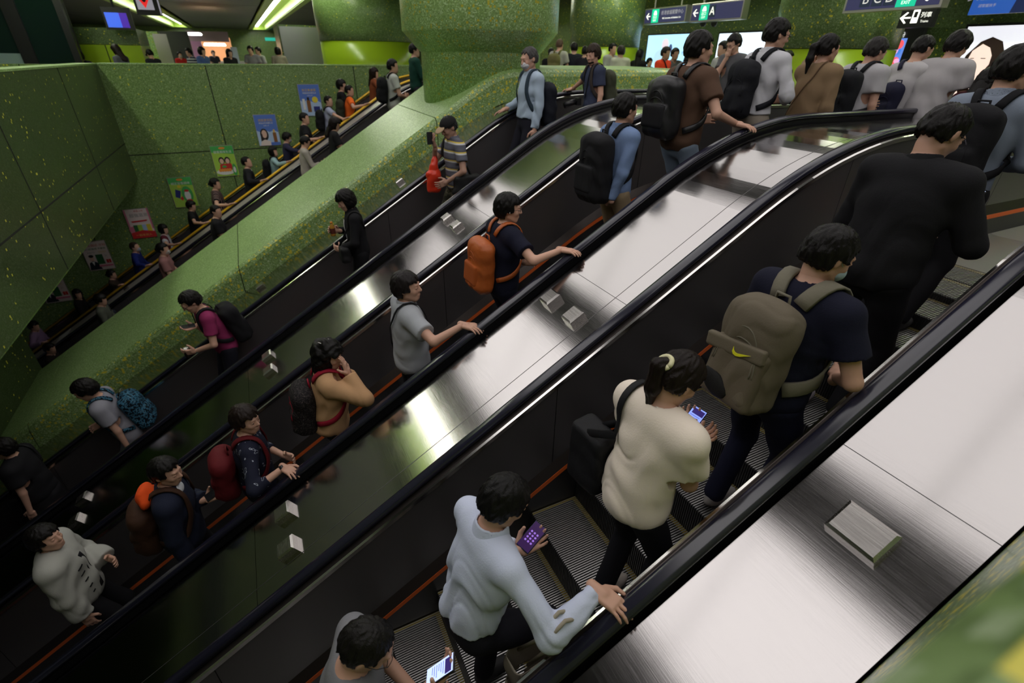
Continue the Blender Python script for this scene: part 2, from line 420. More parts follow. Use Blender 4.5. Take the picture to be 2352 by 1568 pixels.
# ---------------------------------------------------------------- light troughs and lit ceiling
def trough(label, y0, x0, x1, sd=1):
    root = empty('light_trough', ((x0+x1)/2, y0, ZC), label, 'ceiling light', 'ceiling light troughs'); b = Vector(root.location)
    mb = MB()
    mb.box((x0, y0-.42, ZC-.03), (x1, y0-.38, ZC+.34)); mb.box((x0, y0+.68, ZC-.03), (x1, y0+.72, ZC+.34)); mb.box((x0, y0-.42, ZC+.3), (x1, y0+.72, ZC+.34))
    mb.box((x0, y0-.75, ZC-.04), (x0+.05, y0+1.0, ZC+.34)); mb.box((x1-.05, y0-.42, ZC-.03), (x1, y0+.72, ZC+.34))
    mb.box((x0, y0+.72, ZC-.06), (x1, y0+1.0, ZC-.0)); mb.box((x0, y0-.75, ZC-.06), (x1, y0-.42, ZC))
    mb.v = [(p[0], y0+(p[1]-y0)*sd, p[2]) for p in mb.v]
    if sd < 0: mb.f = [f[::-1] for f in mb.f]
    o = mb.build('trough_housing', M_LIMEGLOW, root); o.matrix_parent_inverse = Matrix.Translation(-b)
    mb = MB(); mb.box((-.27, -.11, 0), (.27, .11, .05), bev=.01); first = None
    n = int((x1-x0)/.8)
    for i in range(n):
        if first is None: o = first = mb.build('lamp', M_LAMP, root)
        else: o = first.copy(); COL.objects.link(o); o.parent = root
        o.location = (x0+.6+i*.8-b.x, 0, .2)
    return root
trough('long ceiling light trough over the left hall, left one, pointing at the poster wall corner', -3.8, -61, -7.2, -1)
trough('long ceiling light trough over the left hall, right one, ending above the steel doors', 2.4, -61, -15.8, 1)
trough('ceiling light trough over the landing hall, in front of the advertising wall', 8.9, -26, 3)
def lit_panel(label, x0, x1, y0, y1, k):
    root = empty('luminous_ceiling', ((x0+x1)/2, (y0+y1)/2, ZC), label, 'ceiling light', 'luminous ceilings over the escalators'); b = Vector(root.location)
    mb = MB(); mb.box((x0, y0, ZC+.02), (x1, y1, ZC+.1)); o = mb.build('diffuser', M_PANELLIGHT[k], root); o.matrix_parent_inverse = Matrix.Translation(-b)
    mb = MB(); n = 6
    for i in range(n+1):
        x = x0+(x1-x0)*i/n; mb.box((x-.02, y0, ZC-.01), (x+.02, y1, ZC+.02))
    mb.box((x0, y0-.04, ZC-.03), (x1, y0, ZC+.1)); mb.box((x0, y1, ZC-.03), (x1, y1+.04, ZC+.1))
    o = mb.build('light_frame', M_WHITE, root); o.matrix_parent_inverse = Matrix.Translation(-b)
lit_panel('wide luminous ceiling above the lower part of the escalators', -9.6, 1.6, -1.95, .4, 'a')
lit_panel('wide luminous ceiling above the upper part of the escalators', -14.6, 1.6, 1.4, 3.9, 'b')
lit_panel('narrow luminous ceiling beyond the sloped wall', -14.6, -9.7, -1.2, .4, 'b')
lit_panel('luminous ceiling above the landing', -14.6, 1.6, 4.6, 7.0, 'c')
mb = MB()
for x0, x1 in ((-62, -50), (-49.95, -44), (-43.95, -32), (-31.95, -20), (-19.95, -15.7)):
    for y0, y1 in ((-13, -9.1), (-9, -4.62), (-2.83, 1.53), (3.34, 8.1), (9.94, 13)): mb.box((x0, y0, ZC), (x1, y1, ZC+.08))
for x0, x1 in ((-15.7, -14.7), (1.7, 9)): mb.box((x0, -2.83, ZC), (x1, 8.1, ZC+.08))
mb.box((-14.7, .45, ZC-.08), (1.7, 1.35, ZC+.08)); mb.box((-14.7, -2.0, ZC), (-9.7, -1.25, ZC+.08)); mb.box((-14.7, 3.95, ZC-.08), (1.7, 4.55, ZC+.08)); mb.box((-14.7, 7.05, ZC), (1.7, 8.1, ZC+.08)); mb.box((-15.7, -13, ZC), (9, -4.62, ZC+.08)); mb.box((-15.7, -2.83, ZC), (1.7, -2.0, ZC+.08))
mb.box((-15.7, 9.94, ZC), (9, 13, ZC+.08))
struct(mb.build('ceiling_panels', M_DCEIL))

# ---------------------------------------------------------------- hall beyond: walls, pillars
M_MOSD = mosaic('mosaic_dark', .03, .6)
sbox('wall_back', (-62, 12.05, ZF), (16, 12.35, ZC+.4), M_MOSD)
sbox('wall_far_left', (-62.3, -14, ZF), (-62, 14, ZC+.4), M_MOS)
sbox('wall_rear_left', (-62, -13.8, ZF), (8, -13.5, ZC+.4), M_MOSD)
def az(px, py): d = ray(px, py); return math.atan2(d[1], -d[0])
M_MOSD2 = mosaic('mosaic_pillar', .06, 1.0)
def pillar(pl, pr, py, R, zlime, drum=True):
    a0, a1 = az(pl, py), az(pr, py); D = R/math.sin(abs(a1-a0)/2); a = (a0+a1)/2
    c = (-D*math.cos(a), D*math.sin(a))
    mb = MB(); mb.lathe([(R, ZF), (R, zlime)], c)
    o = struct(mb.build('pillar_base', M_LIME, smooth=True))
    mb = MB(); mb.lathe([(R+.01, zlime+.01), (R+.01, 3.3), (R+.05, 3.4), (R+.05, ZC+.1)] , c); o = struct(mb.build('pillar_shaft', M_MOSD2 if drum else M_MOS, smooth=True))
    return c, D
pillar(1775, 2062, 110, .98, atd(1918, 113, 11)[2]); pillar(1310, 1468, 100, .98, atd(1389, 108, 16)[2]); pillar(736, 950, 100, 1.5, atd(843, 95, 18.5)[2], False)
def xpanel(name, a, b, x, m, th=.06, par=None):
    p, q = atx(*a, x), atx(*b, x); mb = MB(); mb.box((x-th, min(p[1], q[1]), min(p[2], q[2])), (x, max(p[1], q[1]), max(p[2], q[2]))); return mb.build(name, m, par)
# steel doors, lime glass, far shop
M_DOOR = steel('door_steel', (.30, .29, .33), .4, scale=(20, 20, 1))
def gthing(name, parts, label, cat, group=None):
    """parts: list of objects authored in world space; first one becomes the thing itself"""
    r = parts[0]; tag(r, label, cat, group)
    for p in parts[1:]: p.parent = r
    return r
p, q = atx(640, 60, -24), atx(752, 146, -24)
sbox('wall_doors', (-26.5, p[1]-.05, ZF), (-24.05, q[1]+.6, p[2]+.06), M_MOSD)
for i, (ya, yb) in enumerate(((p[1], p[1]+1.62), (p[1]+1.78, p[1]+3.4))):
    mb = MB(); mb.box((-24.04, ya, ZF), (-23.98, yb, p[2])); o = mb.build('door_%d' % (i+1), M_DOOR); struct(o)
sbox('trim_30', (-24.04, p[1]+1.62, ZF), (-23.97, p[1]+1.78, p[2]), M_LIME)

p, q = atx(612, 85, -30.69), atx(632, 93, -30.69)
o = xpanel('small_sign', (608, 86), (634, 94), -61.95, mat('teal_sign', (.02, .35, .28), .4, emit=(.02, .5, .38), estr=.6)); tag(o, 'small teal sign high on the far green wall left of the steel doors', 'sign')
# shop with warm light
p, q = atx(462, 95, -36), atx(524, 150, -36)
sbox('wall_shop', (-38.6, atx(430, 90, -36)[1], ZF), (-38.4, atx(528, 90, -36)[1], p[2]+.25), mat('shop_wall_glow', (.55, .30, .18), .6, emit=(1, .45, .2), estr=.35))  # wall surface itself glows, standing in for the shop's warm light
sbox('trim_31', (-36.1, atx(432, 90, -36)[1], p[2]), (-35.9, atx(526, 90, -36)[1], atx(480, 72, -36)[2]), mat('shop_fascia', (.42, .28, .38), .5))
sbox('trim_32', (-36.1, atx(428, 90, -36)[1], ZF), (-35.9, p[1], p[2]), mat('shop_pink', (.55, .25, .5), .5))
for i, px in enumerate((476, 492, 508)):
    a = atx(px, 97, -37.4); mb = MB(); mb.lathe([(.16, 0), (.22, -.1), (.2, -.14)], (a[0], a[1], p[2]-.05), 16); o = mb.build('shop_lamp', mat('shop_lamp', (1, .8, .6), .5, emit=(1, .72, .45), estr=12)); tag(o, 'warm ceiling lamp glowing in the far shop', 'lamp', 'warm lamps in the far shop')
o = xpanel('shop_counter', (466, 140), (570, 152), -35.4, M_FRAME, 1.); tag(o, 'pale counter top in front of the lit far shop', 'counter')
a, b_ = atx(528, 108, -34.3), atx(552, 146, -34.3); mb = MB(); mb.box((-34.4, a[1], ZF), (-34.3, b_[1], a[2])); o = mb.build('notice_board', mat('board_blue', (.35, .40, .48), .5)); tag(o, 'pale notice board stand right of the lit far shop', 'board')
mb = MB(); a = atx(446, 75, -30); mb.lathe([(.25, 0), (.3, -.06), (.28, -.1)], tuple(a), 20); tag(mb.build('ceiling_lamp', M_LAMP), 'small round white ceiling lamp above the shop entrance', 'ceiling light')
# block pillar with lime glass, tv
pl, pr = atx(180, 102, -19)[1], atx(322, 102, -19)[1]; zt = atx(250, 103, -19)[2]
sbox('pillar_block', (-21, pl-.8, zt+.01), (-19.02, pr, atx(250, 64, -19)[2]), M_MOSD)
sbox('pillar_block_base', (-21, pl-.8, ZF), (-19, pr, zt), M_LIME)
sbox('trim_33', (-18.995, (pl*1.4+pr)/2.4-.01, ZF), (-18.99, (pl*1.4+pr)/2.4+.01, zt), M_JOINT)
sbox('pillar_green', (-23.6, atx(330, 80, -23)[1]+.0, ZF), (-23, atx(362, 80, -23)[1], atx(345, 72, -23)[2]), M_MOSC)
sbox('wall_recess', (-27.2, atx(362, 80, -27)[1], ZF), (-27, atx(432, 80, -27)[1], atx(400, 72, -27)[2]), M_DCEIL)
for i, px in enumerate((368, 374, 381)): xp = xpanel('trim_%d' % (34+i), (px, 78), (px+3, 150), -22.9+.02*i, M_FRAME); struct(xp)
M_SCR = lambda k, c, s: mat(k, c, .3, emit=c, estr=s)
p, q = atx(238, 28, -18.5), atx(300, 64, -18.5)
mb = MB(); mb.box((-18.6, p[1]-.05, q[2]-.05), (-18.5, q[1]+.1, p[2]+.12)); tv = mb.build('television', M_BLACK)
mb = MB(); mb.box((-18.5, p[1], q[2]), (-18.49, p[1]*.35+q[1]*.65, p[2])); s1 = mb.build('screen', M_SCR('tv_blue', (.05, .13, .75), .8)); s1.parent = tv
mb = MB(); mb.box((-18.5, p[1]*.35+q[1]*.65, q[2]), (-18.489, q[1], p[2])); s2 = mb.build('screen', M_SCR('tv_violet', (.07, .02, .4), .6)); s2.parent = tv
mb = MB(); mb.tube([(-18.55, (p[1]+q[1])/2, p[2]), (-18.55, (p[1]+q[1])/2, ZC)], .03); s3 = mb.build('bracket', M_BLACK); s3.parent = tv
tag(tv, 'hanging television with a blue picture, upper left', 'television')
# glass lift enclosure upper left
M_GLASS = mat('dark_glass', (.008, .02, .016), .05)
gx = -17.5
r = empty('glass_lift_enclosure', (gx, -7, ZF), 'dark glass lift enclosure with black posts in the upper left corner', 'lift'); b0 = Vector(r.location)
gp = []
y1, y2, y3 = atx(-60, 100, gx)[1], atx(55, 100, gx)[1], atx(166, 100, gx)[1]
for ya, yb in ((y1, y2-.12), (y2+.12, y3-.06)):
    mb = MB(); mb.box((gx-.03, ya, ZF), (gx-.01, yb, ZC-.2)); gp.append(mb.build('glass_pane', M_GLASS, r))
for yy, w in ((y1, .1), (y2, .14), (y3, .07)):
    mb = MB(); mb.box((gx-.12, yy-w, ZF), (gx+.05, yy+w, ZC-.02)); gp.append(mb.build('post', M_BLACK, r))
mb = MB(); mb.box((gx-.12, y1, ZC-.3), (gx+.04, y3, ZC-.02)); gp.append(mb.build('header', M_BLACK, r))
mb = MB(); mb.box((gx-1.2, y1, ZF), (gx-1.15, y3-.1, ZC-.02)); gp.append(mb.build('rear_wall', M_DCEIL, r))
a, b_ = atx(-20, 122, gx+.01), atx(52, 160, gx+.01)
mb = MB(); mb.box((gx-.008, a[1], b_[2]), (gx-.002, y2-.14, a[2])); gp.append(mb.build('frosted_band', mat('frosted_band', (.22, .30, .32), .5), r))
for o in gp: o.matrix_parent_inverse = Matrix.Translation(-b0)

# ---------------------------------------------------------------- text helper
def text(s, size, m, M, parent=None, name='lettering', ext=.001, align='CENTER'):
    c = bpy.data.curves.new(name, 'FONT'); c.body = s; c.size = size; c.align_x = align; c.align_y = 'CENTER'; c.extrude = ext
    c.materials.append(m); o = bpy.data.objects.new(name, c); COL.objects.link(o)
    if parent is not None: o.parent = parent; o.matrix_parent_inverse = parent.matrix_basis.inverted()
    o.matrix_basis = M
    bpy.context.view_layer.update()
    me = bpy.data.meshes.new_from_object(o.evaluated_get(bpy.context.evaluated_depsgraph_get()))
    n = bpy.data.objects.new(name, me); COL.objects.link(n); n.parent = o.parent; n.matrix_parent_inverse = o.matrix_parent_inverse.copy(); n.matrix_basis = M
    bpy.data.objects.remove(o); bpy.data.curves.remove(c); return n
def face_x(x, y, z, roll=0): return Matrix.Translation((x, y, z)) @ Matrix(((0, 0, 1, 0), (1, 0, 0, 0), (0, 1, 0, 0), (0, 0, 0, 1)))
def face_my(x, y, z): return Matrix.Translation((x, y, z)) @ Matrix.Rotation(math.pi/2, 4, 'X')
class Flat:
    """builds thin layered artwork on a board: u to the right, v up, both 0..1"""
    def __init__(s, root, M, w, h): s.r = root; s.M = M; s.w = w; s.h = h; s.k = 0
    def poly(s, name, pts, m, rnd=False):
        s.k += 1; d = .0008*s.k+.001
        v = [s.M @ Vector(((u-.5)*s.w, (q-.5)*s.h, d)) for u, q in pts]; v2 = [s.M @ Vector(((u-.5)*s.w, (q-.5)*s.h, 0)) for u, q in pts]
        n = len(pts); o = mobj(name, v+v2, [tuple(range(n))]+[(i, i+n, (i+1) % n+n, (i+1) % n) for i in range(n)], m, s.r)
        o.matrix_parent_inverse = s.r.matrix_basis.inverted(); return o
    def rect(s, name, u0, v0, u1, v1, m): return s.poly(name, [(u0, v0), (u1, v0), (u1, v1), (u0, v1)], m)
    def ell(s, name, u, v, ru, rv, m, n=24, rot=0):
        pts = []
        for i in range(n):
            a = 2*math.pi*i/n; x, y = ru*math.cos(a)*s.w, rv*math.sin(a)*s.h
            pts.append((u+(x*math.cos(rot)-y*math.sin(rot))/s.w, v+(x*math.sin(rot)+y*math.cos(rot))/s.h))
        return s.poly(name, pts, m)
    def text(s, t, u, v, size, m):
        s.k += 1; return text(t, size, m, s.M @ Matrix.Translation(((u-.5)*s.w, (v-.5)*s.h, .0008*s.k+.001)), s.r, ext=.0003)
def flatmat(k, c, e=0, grad=None): 
    return mat(k, c, .55, emit=c if e else None, estr=e)
# ---------------------------------------------------------------- posters on the wall
PC = {k: flatmat('print_'+k, c) for k, c in dict(blue=(.10, .20, .62), sky=(.45, .6, .85), gold=(.75, .48, .12), white=(.8, .8, .8), green=(.07, .42, .10), lime=(.38, .62, .08), red=(.6, .03, .03), skin=(.75, .5, .4), hair=(.02, .013, .012), brown=(.25, .10, .03), pink=(.7, .2, .3), dblue=(.02, .03, .2), orange=(.8, .3, .05), grey=(.3, .3, .3), cream=(.78, .66, .64), dgreen=(.03, .14, .05), navy=(.01, .015, .03), yellow=(.8, .65, .05)).items()}
def poster(y, z, kind, label):
    w, h = .52, .745; y *= 1.112; z = 2.64-(2.64-z)*1.112; root = empty('wall_poster', (-15.38, y, z), label, 'poster', 'posters along the escalator wall')
    mb = MB(); mb.box((-.02, -w/2-.012, -h/2-.012), (-.001, w/2+.012, h/2+.012)); mb.build('frame', M_FRAME, root)
    F = Flat(root, face_x(-15.381, y, z), w, h); P = PC
    if kind == 1 or kind == 2:
        F.rect('print', 0, 0, 1, 1, P['blue']); F.poly('cloud', [(0, 0), (1, 0), (1, .42), (.8, .5), (.6, .44), (.35, .52), (.15, .45), (0, .5)], P['sky'])
        F.text('秋日美膚賞' if kind == 1 else '焗面更亮肌', .5, .82, .07, P['gold']); F.text('輕盈自然身體乳液', .5, .73, .042, P['white']); F.text('全新上市', .5, .65, .035, P['white'])
        if kind == 1:
            F.rect('bottle', .1, .2, .22, .55, P['white']); F.rect('bottle', .3, .12, .48, .5, P['brown']); F.rect('bottle_cap', .34, .5, .44, .6, P['hair']); F.ell('badge', .72, .52, .14, .1, P['yellow']); F.rect('jar', .6, .13, .9, .3, P['dblue']); F.rect('strip', 0, 0, 1, .08, P['sky'])
        else:
            F.ell('hair', .32, .36, .19, .2, P['hair']); F.ell('face', .32, .38, .12, .13, P['skin']); F.poly('hair', [(.14, .36), (.22, .4), (.26, .1), (.12, .12)], P['hair']); F.poly('shoulder', [(.05, 0), (.12, .14), (.3, .2), (.55, .14), (.62, 0)], P['cream']); F.rect('bottle', .72, .1, .88, .42, P['brown']); F.rect('bottle_cap', .76, .42, .84, .52, P['gold']); F.rect('strip', .55, 0, 1, .1, P['blue'])
    elif kind == 3 or kind == 4:
        F.rect('print', 0, 0, 1, 1, P['lime']); F.poly('top_band', [(0, 1), (1, 1), (1, .72), (0, .8)], P['green']); F.ell('badge', .5, .93, .14, .04, P['orange'])
        F.text('健康美味生活' if kind == 3 else '純正甘香調味', .5, .8, .07, P['white'])
        if kind == 3:
            for u in (.36, .62): F.ell('hair', u, .52, .13, .12, P['hair']); F.ell('face', u, .5, .09, .085, P['skin'])
            F.poly('blouse', [(.2, .2), (.25, .4), (.75, .42), (.82, .2)], P['red'])
            F.ell('plate', .42, .14, .4, .1, P['white'])
            for i in range(5): F.ell('food', .2+.11*i, .2, .07, .055, P['orange'])
            F.ell('leaf', .42, .32, .1, .04, P['green']); F.ell('bottle', .85, .2, .1, .2, P['green']); F.ell('bottle_label', .85, .2, .06, .1, P['white'])
        else:
            F.poly('jar', [(.12, .36), (.3, .3), (.42, .55), (.2, .62)], P['dblue']); F.poly('jar_foot', [(.3, .3), (.38, .22), (.5, .32), (.42, .38)], P['red'])
            F.ell('bag', .66, .42, .24, .28, P['green']); F.ell('bag_label', .66, .38, .13, .17, P['white']); F.ell('badge', .66, .55, .1, .04, P['red']); F.ell('badge', .68, .2, .14, .06, P['red']); F.ell('leaf', .4, .7, .08, .05, P['yellow'])
    elif kind == 5:
        F.rect('print', 0, 0, 1, 1, P['cream']); F.rect('border', 0, .3, .06, 1, P['pink']); F.rect('border', .94, .3, 1, 1, P['pink']); F.text('超強滋潤', .55, .78, .1, P['grey']); F.text('新品上市', .6, .93, .05, P['red']); F.poly('ribbon', [(.2, .55), (.8, .57), (.85, .62), (.15, .6)], P['red'])
        F.ell('blossom', .15, .3, .18, .12, P['pink'])
        for u, c in ((.28, 'dgreen'), (.45, 'lime'), (.64, 'sky'), (.82, 'yellow')): F.rect('pack', u-.1, .2, u+.09, .46, P[c])
        F.poly('band', [(0, 0), (1, 0), (1, .2), (.5, .27), (0, .2)], P['red']); F.text('一起來加入', .5, .1, .07, P['gold'])
    else:
        F.rect('print', 0, 0, 1, 1, P['cream']); F.text('人生臨近 牙科', .56, .86, .07, P['red']); F.text('及口腔醫療 中醫館', .5, .74, .055, P['dgreen']); F.text('專業診治', .3, .62, .04, P['grey']); F.text('服務周到', .75, .62, .04, P['gold'])
        F.ell('face', .24, .42, .09, .1, P['skin']); F.ell('hair', .24, .5, .1, .05, P['hair']); F.poly('suit', [(.02, .02), (.08, .26), (.24, .34), (.4, .26), (.5, .02)], P['navy']); F.poly('shirt', [(.18, .31), (.3, .31), (.24, .16)], P['white'])
        F.rect('photo', .42, .2, .7, .54, P['dgreen']); F.rect('caption', .42, .1, .98, .16, P['pink']); F.rect('stamp', .78, .22, .86, .34, P['red']); F.rect('stamp', .88, .22, .96, .34, P['red']); F.text('21', .84, .48, .06, P['grey'])
for i, (y, z, k, lb) in enumerate((
    (1.39, 1.69, 1, 'blue skincare poster with bottles and a yellow badge, highest on the wall'),
    (.30, 1.07, 2, 'blue poster with a dark haired woman and a brown bottle'),
    (-.76, .44, 3, 'green poster with two smiling faces above a plate of food'),
    (-1.79, -.19, 4, 'green poster with a blue jar and a green pouch'),
    (-2.83, -.81, 5, 'white poster with red base band and green packs'),
    (-3.86, -1.44, 6, 'white poster with a man in dark suit, corner hidden by the wall edge'),
    (-4.9, -2.07, 6, 'lowest white poster with suited man, mostly hidden by the wall edge'))): poster(y, z, k, lb)

# ---------------------------------------------------------------- advertising wall and signs
def lightbox(label, x0, x1, z0, z1, base, draw=None, y=12.0, st=1.1):
    root = empty('advertising_lightbox', ((x0+x1)/2, y, (z0+z1)/2), label, 'lightbox', 'lit advertising boxes on the far wall'); w, h = x1-x0, z1-z0
    mb = MB(); mb.box((-w/2-.04, .0, -h/2-.04), (w/2+.04, .05, h/2+.04)); mb.build('frame', M_BLACK, root)
    F = Flat(root, face_my((x0+x1)/2, y, (z0+z1)/2), w, h)
    F.rect('lit_face', 0, 0, 1, 1, flatmat('lit_'+label[:12], base, st))
    if draw: draw(F)
    return root
E_ = lambda k, c, s=.8: flatmat('lit_'+k, c, s)
def d1(F):
    F.ell('swirl', .3, .5, .12, .2, E_('ice', (.5, .75, .9))); F.ell('blossom', .4, .8, .07, .12, E_('pinkish', (.85, .7, .8))); F.ell('figure_head', .52, .72, .035, .09, E_('deep', (.05, .08, .2))); F.text('冬日清爽', .86, .62, .11, E_('deep', (.05, .08, .2))); F.text('新感覺', .88, .42, .11, E_('deep', (.05, .08, .2))); F.ell('bubble', .62, .3, .1, .15, E_('pinkish', (.85, .7, .8)))
def d2(F): F.ell('bottle', .76, .4, .08, .22, E_('glasswhite', (.75, .8, .85))); F.rect('cap', .73, .62, .8, .72, E_('capblue', (.1, .2, .6))); F.ell('ripple', .3, .3, .2, .1, E_('ice', (.5, .75, .9)))
lightbox('lit pale blue advertisement behind the man in the red shirt', -14.56, -12.45, 2.0, 3.3, (.42, .72, .95), d1)
lightbox('lit white blue advertisement behind the men at the landing, left of the thick pillar', -11.6, -9.6, 2.0, 3.27, (.72, .82, .95), d2)
def d3(F):
    H = E_('adhair', (.035, .018, .015), .25); S = E_('adskin', (.85, .66, .58), .85); G = E_('gold', (.50, .46, .20), .7)
    F.poly('hair', [(.06, .30), (.10, .62), (.20, .80), (.30, .86), (.42, .80), (.50, .62), (.62, .50), (.66, .35), (.46, .12), (.30, .28)], H)
    F.poly('face', [(.13, .50), (.15, .68), (.23, .77), (.32, .72), (.37, .62), (.38, .50), (.34, .40), (.24, .34), (.15, .40)], S)
    F.poly('neck', [(.22, .40), (.36, .46), (.40, .28), (.55, .18), (.55, .0), (.0, .0), (.05, .14), (.20, .24)], S)
    F.rect('eye', .16, .575, .20, .585, H); F.rect('eye', .27, .575, .32, .585, H); F.poly('lips', [(.165, .445), (.21, .455), (.23, .44), (.20, .43)], E_('lips', (.6, .15, .15)))
    F.poly('hair', [(.62, .10), (.70, .45), (.90, .60), (1, .55), (1, .0), (.6, 0)], H)
    F.poly('product_tube', [(.40, .22), (.46, .14), (.76, .50), (.84, .52), (.97, .78), (.93, .86), (.86, .84), (.70, .62), (.66, .56)], G)
    F.poly('product_shade', [(.45, .165), (.46, .14), (.76, .50), (.84, .52), (.97, .78), (.955, .80), (.82, .55), (.74, .53)], E_('golddark', (.3, .26, .1), .6))
    F.ell('flower', .72, .93, .09, .07, E_('flower', (.8, .65, .4)))
lightbox('large lit advertisement of a long haired woman with a golden product tube', -5.75, -4.3, 2.05, 3.22, (.80, .80, .88), d3, st=.85)
# black kiosk board with colourful screen
r = empty('black_advertising_board', (-6.75, 11.6, ZF), 'tall black board with a colourful picture, left of the large lit advertisement', 'advertising board')
mb = MB(); mb.box((-.5, 0, 0), (.5, .1, 2.25), bev=.01); mb.build('board', M_BLACK, r)
a, b_ = aty(2040, 86, 11.59), aty(2060, 180, 11.59)
F = Flat(r, face_my(-6.72, 11.595, 2.62), .46, .86)
F.rect('picture', 0, 0, 1, 1, E_('kio', (.12, .25, .75), .8))
random.seed(4)
for i in range(26):
    c = random.choice([(.9, .1, .12), (.1, .6, .9), (.85, .4, .7), (.6, .6, .95), (.05, .2, .7)]); F.ell('colour_spot', random.uniform(.12, .88), random.uniform(.08, .92), random.uniform(.06, .16), random.uniform(.04, .09), E_('k%d' % int(c[0]*100+c[1]*10), c), 10, random.random()*3)
F.text('夏日繽紛', .45, 1.06, .1, E_('white', (.9, .9, .9)))
def exit_sign(label, pl, pr, ptop, pbot, y, layout, dim=1.):
    a, b = aty(pl, pbot, y), aty(pr, pbot, y); t = aty(pl, ptop, y)
    x0, x1, z0 = a[0], b[0], a[2]; z1 = t[2] if ptop is not None else z0+.3
    cx, cz, w, h = (x0+x1)/2, (z0+z1)/2, x1-x0, z1-z0
    root = empty('hanging_sign', (cx, y, cz), label, 'sign', 'hanging direction signs')
    mb = MB(); mb.box((-w/2-.03, .002, -h/2-.03), (w/2+.03, .16, h/2+.03), bev=.01); mb.build('frame', M_FRAME, root)
    for s in (-1, 1):
        mb = MB(); mb.tube([(s*w*.33, .08, h/2), (s*w*.33, .08, ZC-cz)], .02); mb.build('hanger', M_FRAME, root)
    F = Flat(root, face_my(cx, y, cz), w, h); F.rect('sign_face', 0, 0, 1, 1, mat('sign_navy', (.02, .022, .05), .4, emit=(.03, .03, .08), estr=.8))
    layout(F, w, h, dim); return root
M_SW = mat('sign_white', (.8, .8, .8), .5, emit=(.9, .9, .8), estr=1.1); M_SG = mat('sign_green', (.0, .5, .28), .5, emit=(.01, .6, .33), estr=.7); M_SWD = mat('sign_white_dim', (.35, .33, .38), .5, emit=(.35, .33, .4), estr=.5)
def arrow(F, u, v, s, w, h, m, flip=1):
    k = h/w
    F.rect('arrow_shaft', min(u-s*k*.5*flip, u+s*k*.6*flip), v-s*.09, max(u-s*k*.5*flip, u+s*k*.6*flip), v+s*.09, m)
    for sg in (1, -1): F.poly('arrow_head', [(u-s*k*.7*flip, v), (u-s*k*.0*flip, v+sg*s*.62), (u+s*k*.2*flip, v+sg*s*.55), (u-s*k*.35*flip, v)], m)
def runner(F, u, w, h, v=.62):
    k = h/w
    F.ell('crown', u, v+.15, .16*k, .12, M_SW); F.rect('crown', u-.2*k, v-.05, u+.2*k, v+.1, M_SW); F.text('出口', u, v-.22, h*.25, M_SW); F.text('EXIT', u, v-.45, h*.2, M_SW)
def lA(F, w, h, d):
    arrow(F, .09, .5, .42, w, h, M_SW); F.rect('exit_field', .18, 0, .36, 1, M_SG); runner(F, .27, w, h)
    F.rect('exit_letter_field', .385, .15, .50, .9, mat('sign_blue', (.05, .08, .16), .4)); F.text('A', .44, .52, h*.75, M_SW)
def l1(F, w, h, d):
    arrow(F, .09, .5, .42, w, h, M_SW); F.rect('exit_field', .18, 0, .36, 1, M_SG); runner(F, .27, w, h)
    F.text('香港會議展覽中心', .69, .66, h*.34, M_SWD); F.text('HK Convention & Exhibition Ctr', .69, .28, h*.17, M_SW)
def lB(F, w, h, d):
    B = mat('sign_blue', (.05, .08, .16), .4)
    for i, c in enumerate('BCD'):
        u = .22+.135*i; F.rect('exit_letter_field', u-.06, .12, u+.06, .95, B); F.text(c, u, .5, h*.7, mat('sign_letter', (.6, .6, .58), .5, emit=(.6, .6, .55), estr=.8))
    F.rect('exit_field', .57, 0, .77, 1, M_SG); F.rect('crown', .61, .66, .73, .95, M_SW); F.text('出口', .67, .5, h*.28, M_SW); F.text('EXIT', .67, .2, h*.24, M_SW)
    arrow(F, .88, .5, .5, w, h, M_SW, -1)
exit_sign('hanging sign with left arrow and small convention centre lettering', 1480, 1570, 24, 54, 10.2, l1)
exit_sign('hanging sign with left arrow, green exit mark and letter A', 1586, 1698, 14, 48, 9.0, lA)
exit_sign('hanging sign with letters B C D and green EXIT, cut by the frame', 1940, 2150, -18, 25, 8.0, lB)
# train sign
a = aty(2105, 40, 9.3); r = empty('train_sign', tuple(a), 'small black hanging sign with a white arrow and train symbol', 'sign')
mb = MB(); mb.box((-.24, .002, -.13), (.24, .1, .13), bev=.02); mb.build('sign_box', M_BLACK, r); mb = MB(); mb.tube([(0, .05, .12), (0, .05, ZC-a[2])], .02); mb.build('hanger', M_BLACK, r)
F = Flat(r, face_my(*a), .46, .24); arrow(F, .17, .5, .5, .46, .24, M_SW); F.rect('train_body', .36, .2, .56, .85, M_SW); F.ell('train_roof', .46, .85, .1, .12, M_SW); F.rect('train_window', .41, .5, .51, .8, M_BLACK); F.text('列車', .78, .6, .075, M_SW); F.text('Trains', .78, .28, .045, M_SW)
# cctv domes under the A sign
for px in (1615, 1640):
    a = aty(px, 52, 9.6); mb = MB(); mb.lathe([(.06, .05), (.07, 0), (.06, -.05), (.03, -.08)], tuple(a), 16); mb.tube([tuple(a), (a[0], a[1], ZC)], .012); o = mb.build('camera_dome', M_BLACK); tag(o, 'dark round security camera hanging under the sign with letter A', 'security camera', 'security cameras')
